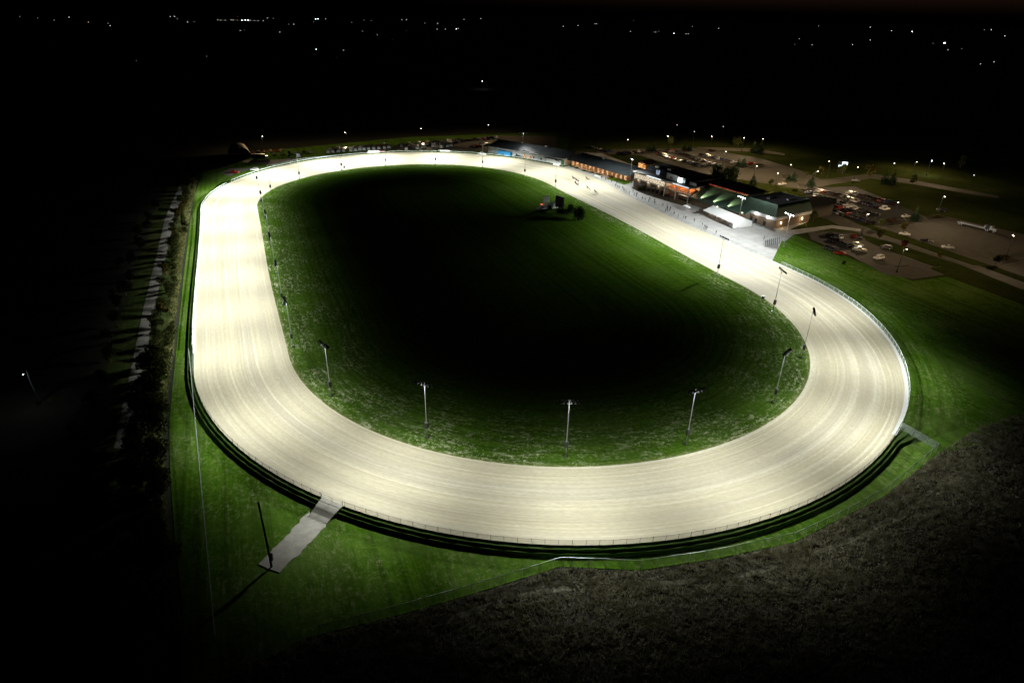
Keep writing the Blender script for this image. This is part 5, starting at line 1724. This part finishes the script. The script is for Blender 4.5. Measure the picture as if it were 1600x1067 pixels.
for i, p in enumerate([(990, 295), (996, 296.5), (1011, 303.5), (1021, 307), (1037, 312), (1087, 334)]):
    g = G(*p); t_ = empty('picnic_table', (g.x, g.y, .03), RZ + rnd.uniform(-.3, .3))
    mb = MB(); mb.box(-.9, .9, -.38, .38, .70, .76); mb.build('table_top', M['wood'], t_)
    for s in (-1, 1): mb = MB(); mb.box(-.9, .9, s * .78 - .14, s * .78 + .14, .42, .47); mb.build('bench', M['wood'], t_)
    mb = MB()
    for x in (-.6, .6): mb.tube((x, -.8, 0), (x, .2, .72), .04); mb.tube((x, .8, 0), (x, -.2, .72), .04)
    mb.build('frame', M['dark'], t_)
    tag(t_, 'dark picnic table on the apron, %s from the lawn wedge' % nth(i), 'picnic table', 'picnic tables on the apron')
for i, p in enumerate([(1184, 352), (1190, 355), (1197, 357), (1203, 359), (1208, 361), (1178, 349)]):
    g = G(*p); t_ = empty('picnic_table', (g.x, g.y, .03), RZ + rnd.uniform(-.3, .3))
    mb = MB(); mb.box(-.9, .9, -.38, .38, .70, .76); mb.build('table_top', M['dark'], t_)
    for s in (-1, 1): mb = MB(); mb.box(-.9, .9, s * .78 - .14, s * .78 + .14, .42, .47); mb.build('bench', M['dark'], t_)
    mb = MB()
    for x in (-.6, .6): mb.tube((x, -.8, 0), (x, .2, .72), .04); mb.tube((x, .8, 0), (x, -.2, .72), .04)
    mb.build('frame', M['dark'], t_)
    tag(t_, 'dark picnic table beside the clubhouse wing, %s of the line' % nth(i), 'picnic table', 'picnic tables beside the clubhouse')
# white boards on the far turn and starting gate
for i, (p, w, hgt, lab) in enumerate([((584, 240.5), 7.5, 2.2, 'white banner board beside the red car on the far turn'), ((695, 238), 7, 1.4, 'long low white board at the top of the far turn'), ((933, 278), 5, 1.6, 'white block at the apron corner before the lit verandah'), ((869, 259.5), 5, 1.4, 'white board under the barn awning')]):
    g = G(*p); _b = empty('banner_board', (g.x, g.y, 0), [R(6), R(-4), R(-50), R(-40)][i])
    mb = MB(); mb.box(-w / 2, w / 2, -.05, .05, .3, hgt); mb.build('board', M['white'], _b)
    for x in (-w / 2 + .2, w / 2 - .2): mb = MB(); mb.box(x - .06, x + .06, .06, .16, -.1, hgt - .1); mb.build('post', M['galv'], _b)
    tag(_b, lab, 'board')
g = G(754.5, 242.5); sg = empty('starting_gate_car', (g.x, g.y, .05), R(-12))
obj_from('body', CM['suv']['body'](PM['white']), sg); obj_from('windows', CM['suv']['glass'], sg)
for sx in (-1, 1):
    for sy in (-1, 1): obj_from('wheel', CM['suv']['wheel'], sg, (sx * 1.4, sy * .85, .33))
for sy in (-1, 1):
    mb = MB(); mb.box(-2.5, -2.4, sy * .9, sy * .9 + sy * 4.2, .9, 1.3) if sy > 0 else mb.box(-2.5, -2.4, -5.1, -.9, .9, 1.3); mb.tube((-2.45, sy * 1, 1.3), (-1, sy * .8, 1.7), .05); mb.build('gate_wing', M['white'], sg)
tag(sg, 'white starting gate car with folding wings at the far turn', 'car')

# ------------------------------------------------------------------ infield things
td = empty('tote_board', G(874, 328.5), R(-52))
mb = MB(); mb.box(-2.6, 2.6, -.3, .3, 1.4, 6.6); mb.build('panel', M['signblack'], td)
for x in (-2, 0, 2): mb = MB(); mb.box(x - .15, x + .15, -.15, .15, -.2, 1.4); mb.tube((x, .3, 5.0), (x, 2.6, 0), .08); mb.build('leg', M['dark'], td)
mb = MB(); mb.box(-2.75, 2.75, -.34, .34, 6.6, 6.75); mb.box(-2.75, -2.6, -.34, .34, 1.3, 6.6); mb.box(2.6, 2.75, -.34, .34, 1.3, 6.6); mb.build('frame', M['dark'], td)
tag(td, 'tall black results board seen from behind on the infield', 'board')
wp = empty('tilted_sign', G(853, 321), R(48))
mb = MB(); mb.box(-2.4, 2.4, -.15, .15, 1.6, 4.6); mb.build('panel', M['white'], wp)
for x in (-1.6, 1.6): mb = MB(); mb.tube((x, .1, -.1), (x, .1, 1.6), .09); mb.tube((x, .2, 3.5), (x, 1.8, 0), .06); mb.build('leg', M['galv'], wp)
tag(wp, 'pale grey sign panel on legs left of the black results board', 'sign')
sh = empty('infield_shed', G(865.5, 324.5), R(35))
mb = MB(); mb.box(-1.7, 1.7, -1.3, 1.3, 0, 2.5); mb.build('wall', M['white'], sh)
mb = MB(); mb.add([(-1.9, -1.5, 2.5), (1.9, -1.5, 2.5), (1.9, 1.5, 2.5), (-1.9, 1.5, 2.5), (-1.9, 0, 3.1), (1.9, 0, 3.1)], [(0, 1, 5, 4), (2, 3, 4, 5), (1, 2, 5), (3, 0, 4), (3, 2, 1, 0)]); mb.build('roof', M['band'], sh)
mb = MB(); mb.box(-.3, .4, -1.36, -1.31, .6, 2.1); mb.build('door', M['navy'] if 'navy' in M else M['dark'], sh)
tag(sh, 'small white shed with a dark door beside the black results board', 'shed')
am = empty('ambulance', G(848, 328), R(215))
mb = MB(); mb.box(-2.6, 1.2, -1.05, 1.05, .5, 2.7, tx=.05, ty=.06); mb.build('box_body', M['white'], am)
mb = MB(); mb.add([(1.2, -.95, .5), (2.8, -.95, .5), (2.8, .95, .5), (1.2, .95, .5), (1.2, -.9, 2.0), (1.7, -.9, 2.0), (1.7, .9, 2.0), (1.2, .9, 2.0), (2.8, -.95, 1.15), (2.8, .95, 1.15), (2.1, -.93, 1.25), (2.1, .93, 1.25)],
                  [(0, 1, 8, 10, 5, 4), (3, 7, 6, 11, 9, 2), (1, 2, 9, 8), (8, 9, 11, 10), (10, 11, 6, 5), (4, 5, 6, 7)]); mb.build('cab', M['white'], am)
mb = MB(); mb.box(-2.5, 1.1, -1.08, -1.06, 1.2, 1.5); mb.box(-2.5, 1.1, 1.06, 1.08, 1.2, 1.5); mb.build('stripe', M['orange'], am)
mb = MB(); mb.box(.6, 1.0, -.7, .7, 2.71, 2.85); mb.build('light_bar', emit('red_beacon', (1, .14, .06), 2.5), am)
for sx in (-1.6, 1.9):
    for sy in (-1, 1): obj_from('wheel', CM['suv']['wheel'], am, (sx, sy * .92, .33))
tag(am, 'white ambulance with a red light bar at the left of the infield group', 'ambulance')
tr = empty('tractor', G(858.5, 325), R(150))
mb = MB(); mb.box(0, 1.9, -.4, .4, .7, 1.4, tx=.1); mb.build('bonnet', M['orange'], tr)
mb = MB(); mb.box(-1.1, 0, -.7, .7, .8, 1.3); mb.build('body', M['orange'], tr)
mb = MB(); mb.box(-1.0, .1, -.7, .7, 2.3, 2.45); mb.tube((-.9, -.6, 1.3), (-.9, -.6, 2.3), .05); mb.tube((-.9, .6, 1.3), (-.9, .6, 2.3), .05); mb.tube((0, -.6, 1.3), (0, -.6, 2.3), .05); mb.tube((0, .6, 1.3), (0, .6, 2.3), .05); mb.build('canopy', M['white'], tr)
for sy in (-1, 1):
    mb = MB(); mb.tube((-.7, sy * .75, .8), (-.7, sy * 1.1, .8), .8, .8, 14); mb.build('rear_wheel', M['tyre'], tr)
    mb = MB(); mb.tube((1.5, sy * .55, .42), (1.5, sy * .8, .42), .42, .42, 12); mb.build('front_wheel', M['tyre'], tr)
tag(tr, 'orange tractor between the ambulance and the white shed', 'tractor')
# long dark hedge and rounded bush
g0, g1 = G(870, 332), G(889, 336.5)
d = g1 - g0
shrub(g0.lerp(g1, .5), d.length * 1.0, 3.0, 2.6, [M['leaf'], M['needle']], 'long dark hedge below the black results board', 91, math.atan2(d.y, d.x), 'hedge', 'hedge', 1700)
tree('infield_bush', 'round', G(891, 334), 4.6, 'rounded dark bush at the right end of the infield hedge', 'bush')
tree('infield_bush', 'round', G(904, 344.5), 6.2, 'large dark bush standing alone on the infield grass', 'bush', None, 1.25)
fp = empty('flag_pole', G(900.5, 345.5))
mb = MB(); mb.tube((0, 0, -.2), (0, 0, 6.0), .09, .06, 8); mb.build('pole', M['white'], fp); mb = MB(); mb.blob((0, 0, 6.05), .12, 1, 1); mb.build('finial', M['galv'], fp)
tag(fp, 'thin white flag pole in front of the large infield bush', 'flag pole')

for i, (p, lab) in enumerate([((538, 263.5), 'small dark marker box beside the far turn rail'), ((1192, 468), 'small dark marker box on the infield edge of the homestretch turn')]):
    g = G(*p); mk = empty('marker_box', (g.x, g.y, 0), rnd.uniform(0, 3))
    mb = MB(); mb.box(-.5, .5, -.35, .35, .5, 1.3, tx=.06, ty=.05); mb.build('cabinet', M['dark'], mk)
    for x in (-.4, .4): mb = MB(); mb.box(x - .05, x + .05, -.05, .05, -.1, .5); mb.build('leg', M['galv'], mk)
    tag(mk, lab, 'marker box')
# ------------------------------------------------------------------ people and horses


def skinned(name, verts, edges, radii, matfn, mats, sub=1):
    me = bpy.data.meshes.new(name + '_skel'); me.from_pydata(verts, edges, [])
    o = bpy.data.objects.new(name, me); col.objects.link(o)
    sm = o.modifiers.new('skin', 'SKIN')
    for i, r_ in enumerate(radii):
        me.skin_vertices[0].data[i].radius = r_ if isinstance(r_, tuple) else (r_, r_)
    me.skin_vertices[0].data[0].use_root = True
    ss = o.modifiers.new('sub', 'SUBSURF'); ss.levels = sub; ss.render_levels = sub
    dg = bpy.context.evaluated_depsgraph_get(); dg.update()
    out = bpy.data.meshes.new_from_object(o.evaluated_get(dg))
    out.name = name
    bpy.data.objects.remove(o)
    out.materials.clear()
    for m in mats: out.materials.append(m)
    for p in out.polygons:
        p.use_smooth = True
        p.material_index = matfn(p.center)
    return out


def person_mesh(shirt, pose='stand', seed=0):
    rr = random.Random(seed)
    st = .06 if pose == 'stand' else .2
    v = [(0, 0, .95), (0, 0, 1.18), (0, 0, 1.42), (0, 0, 1.54), (0, .015, 1.66), (0, .0, 1.76),
         (.10, 0, .90), (.12, -st, .50), (.12, -st * 1.4, .08), (.13, -st * 1.4 + .14, .03),
         (-.10, 0, .90), (-.12, st, .50), (-.12, st * 1.2, .08), (-.13, st * 1.2 + .14, .03),
         (.20, 0, 1.40), (.27, .02, 1.14), (.24, .16 if pose != 'lean' else .34, .95 if pose != 'lean' else 1.08),
         (-.20, 0, 1.40), (-.27, .02, 1.14), (-.24, .12 if pose != 'lean' else .34, .92 if pose != 'lean' else 1.08)]
    e = [(0, 1), (1, 2), (2, 3), (3, 4), (4, 5), (0, 6), (6, 7), (7, 8), (8, 9), (0, 10), (10, 11), (11, 12), (12, 13), (2, 14), (14, 15), (15, 16), (2, 17), (17, 18), (18, 19)]
    r_ = [(.16, .12), (.15, .11), (.17, .11), .06, .095, .07, .09, .065, .045, .04, .09, .065, .045, .04, .065, .05, .04, .065, .05, .04]

    def mf(c):
        if c.z > 1.68: return 3
        if c.z > 1.5: return 2
        if c.z > .97: return 2 if abs(c.x) > .18 and c.z < 1.02 else 0
        return 1
    return skinned('person', v, e, r_, mf, [CLOTH[shirt], M['denim'], M['skin'], M['hair']])


PV = {(c, p): person_mesh(c, p) for c in CLOTH for p in ('stand', 'walk', 'lean')}
PPL = [(951, 283), (963.5, 287), (962, 292), (965, 294), (967.5, 295), (972.5, 295.5), (974, 298.5), (976, 299), (978, 300.5), (983.5, 303.5), (989, 300), (990.5, 306), (995, 306), (994, 307.5), (1003.5, 312.5), (1008, 314),
       (1015, 313.5), (1013, 316.5), (1022.5, 316), (1023, 320), (1035.5, 322.5), (1042, 324.5), (1042.5, 328), (1040, 331.5), (1043, 332), (1046, 331), (1047, 328), (1053, 336), (1059.5, 339.5), (1068, 342), (1071, 343.5), (1084.5, 347),
       (1097.5, 352), (1100, 357), (1102, 358), (1104, 359), (1118.5, 366), (1036.5, 312), (1044, 314.5), (1046.5, 313.5), (1087.5, 334), (1117, 343.5), (955, 286), (936, 274), (1193.5, 374), (905, 267), (918, 270.5), (928, 274.5), (940, 279.5), (946, 282)]
TR_dir = -math.pi / 2
for i, p in enumerate(sorted(PPL)):
    g = G(*p)
    best = min(range(372, 545, 2), key=lambda s: (stad(s, 20)[0] - g).length)
    t = stad(best, 12)[0] - g
    c = rnd.choices(list(CLOTH), [5, 6, 3, 1.2, 1, 1, .5])[0]; ps = rnd.choices(['stand', 'walk', 'lean'], [4, 2, 2])[0]
    o = obj_from('person', PV[(c, ps)])
    o.location = (g.x, g.y, .03); o.rotation_euler = (0, 0, math.atan2(t.y, t.x) - math.pi / 2 + rnd.uniform(-.7, .7)); o.scale = (1.05,) * 3
    tag(o, 'person in a %s top on the apron, %s counted from the verandah towards the bleachers' % (c, nth(i)), 'person', 'people along the apron')


def horse_mesh():
    # +x forward
    v = [(-.75, 0, 1.35), (0, 0, 1.30), (.65, 0, 1.36), (1.0, 0, 1.66), (1.32, 0, 2.0), (1.62, 0, 1.82), (1.86, 0, 1.66),
         (.72, .17, 1.1), (.95, .17, .72), (.80, .17, .36), (.84, .17, .05),
         (.72, -.17, 1.1), (.60, -.17, .68), (.50, -.17, .33), (.40, -.17, .1),
         (-.82, .18, 1.15), (-.70, .18, .80), (-1.0, .18, .52), (-.92, .18, .05),
         (-.82, -.18, 1.15), (-1.02, -.18, .82), (-1.34, -.18, .6), (-1.4, -.18, .2),
         (-1.02, 0, 1.38), (-1.3, 0, 1.05), (-1.42, 0, .7)]
    e = [(0, 1), (1, 2), (2, 3), (3, 4), (4, 5), (5, 6), (2, 7), (7, 8), (8, 9), (9, 10), (2, 11), (11, 12), (12, 13), (13, 14), (0, 15), (15, 16), (16, 17), (17, 18), (0, 19), (19, 20), (20, 21), (21, 22), (0, 23), (23, 24), (24, 25)]
    r_ = [.31, (.29, .33), .31, .2, .15, .11, .075, .13, .085, .06, .055, .13, .085, .06, .055, .17, .11, .065, .055, .17, .11, .065, .055, .07, .06, .03]
    return skinned('horse', v, e, r_, lambda c: 1 if c.x < -1.15 and c.z > .6 and abs(c.y) < .08 else 0, [M['hide'], M['hair']])


def driver_mesh(c):
    v = [(0, 0, .95), (-.12, 0, 1.22), (-.16, 0, 1.45), (-.12, 0, 1.56), (-.08, 0, 1.68), (-.08, 0, 1.80),
         (.42, .16, 1.0), (.85, .2, .85), (.98, .2, .95), (.42, -.16, 1.0), (.85, -.2, .85), (.98, -.2, .95),
         (-.12, .2, 1.42), (.12, .24, 1.2), (.42, .12, 1.22), (-.12, -.2, 1.42), (.12, -.24, 1.2), (.42, -.12, 1.22)]
    e = [(0, 1), (1, 2), (2, 3), (3, 4), (4, 5), (0, 6), (6, 7), (7, 8), (0, 9), (9, 10), (10, 11), (2, 12), (12, 13), (13, 14), (2, 15), (15, 16), (16, 17)]
    r_ = [.15, .14, .15, .06, .11, .09, .08, .055, .04, .08, .055, .04, .06, .045, .035, .06, .045, .035]
    return skinned('driver', v, e, r_, lambda q: 2 if q.z > 1.72 else (3 if q.z > 1.55 and q.x > -.05 else (1 if q.z < 1.0 else 0)), [CLOTH[c], CLOTH['white'], CLOTH[c], M['skin']])


HM = horse_mesh()
HP = [(896, 281.5), (901, 285), (917, 282.5), (918, 296.5), (930, 302.5), (900, 290)]
DC = ['red', 'navy', 'green', 'yellow', 'white', 'black']
sul = None
for i, p in enumerate(HP):
    g = G(*p)
    best = min(range(372, 545, 1), key=lambda s: (stad(s, 12)[0] - g).length)
    d = stad(best - 4, 12)[0] - stad(best, 12)[0]; rz = math.atan2(d.y, d.x)
    zt = .08
    h = obj_from('horse', HM); h.location = (g.x, g.y, zt); h.rotation_euler = (0, 0, rz)
    where = ['leading', 'second in', 'on the outside of', 'towards the rear of', 'last in', 'on the inside of'][i]
    tag(h, 'bay horse pulling a sulky, %s the group on the homestretch' % where, 'horse', 'racing horses on the homestretch')
    f = Matrix.Rotation(rz, 4, 'Z')
    sk = empty('sulky', Vector((g.x, g.y, zt)) + f @ Vector((-2.1, 0, 0)), rz)
    mb = MB()
    for s in (-1, 1): mb.tube((0, s * .3, .85), (2.6, s * .36, 1.15), .03)
    mb.tube((0, -.6, .62), (0, .6, .62), .035); mb.tube((0, -.3, .85), (0, .3, .85), .03); mb.tube((0, .3, .62), (0, .3, .85), .03); mb.tube((0, -.3, .62), (0, -.3, .85), .03)
    mb.build('shaft_frame', M['galv'], sk)
    mb = MB(); mb.box(-.25, .2, -.25, .25, .85, .93); mb.build('seat', M['dark'], sk)
    for s in (-1, 1):
        mb = MB(); n = 16
        for q in range(n):
            t0, t1 = 2 * math.pi * q / n, 2 * math.pi * (q + 1) / n
            mb.tube((.34 * math.cos(t0), s * .6, .35 + .34 * math.sin(t0)), (.34 * math.cos(t1), s * .6, .35 + .34 * math.sin(t1)), .025, .025, 5)
        mb.tube((0, s * .57, .35), (0, s * .63, .35), .3, .3, 12); mb.tube((0, s * .6, .35), (0, s * .6, .62), .02)
        mb.build('wheel', M['white'], sk)
    tag(sk, 'two-wheeled racing sulky behind the horse %s the group' % where, 'sulky', 'racing sulkies on the homestretch')
    dr = obj_from('person', driver_mesh(DC[i])); dr.location = Vector((g.x, g.y, zt)) + f @ Vector((-2.1, 0, 0)); dr.rotation_euler = (0, 0, rz)
    tag(dr, 'driver in %s colours seated on the sulky %s the group' % (DC[i], where), 'person', 'sulky drivers')
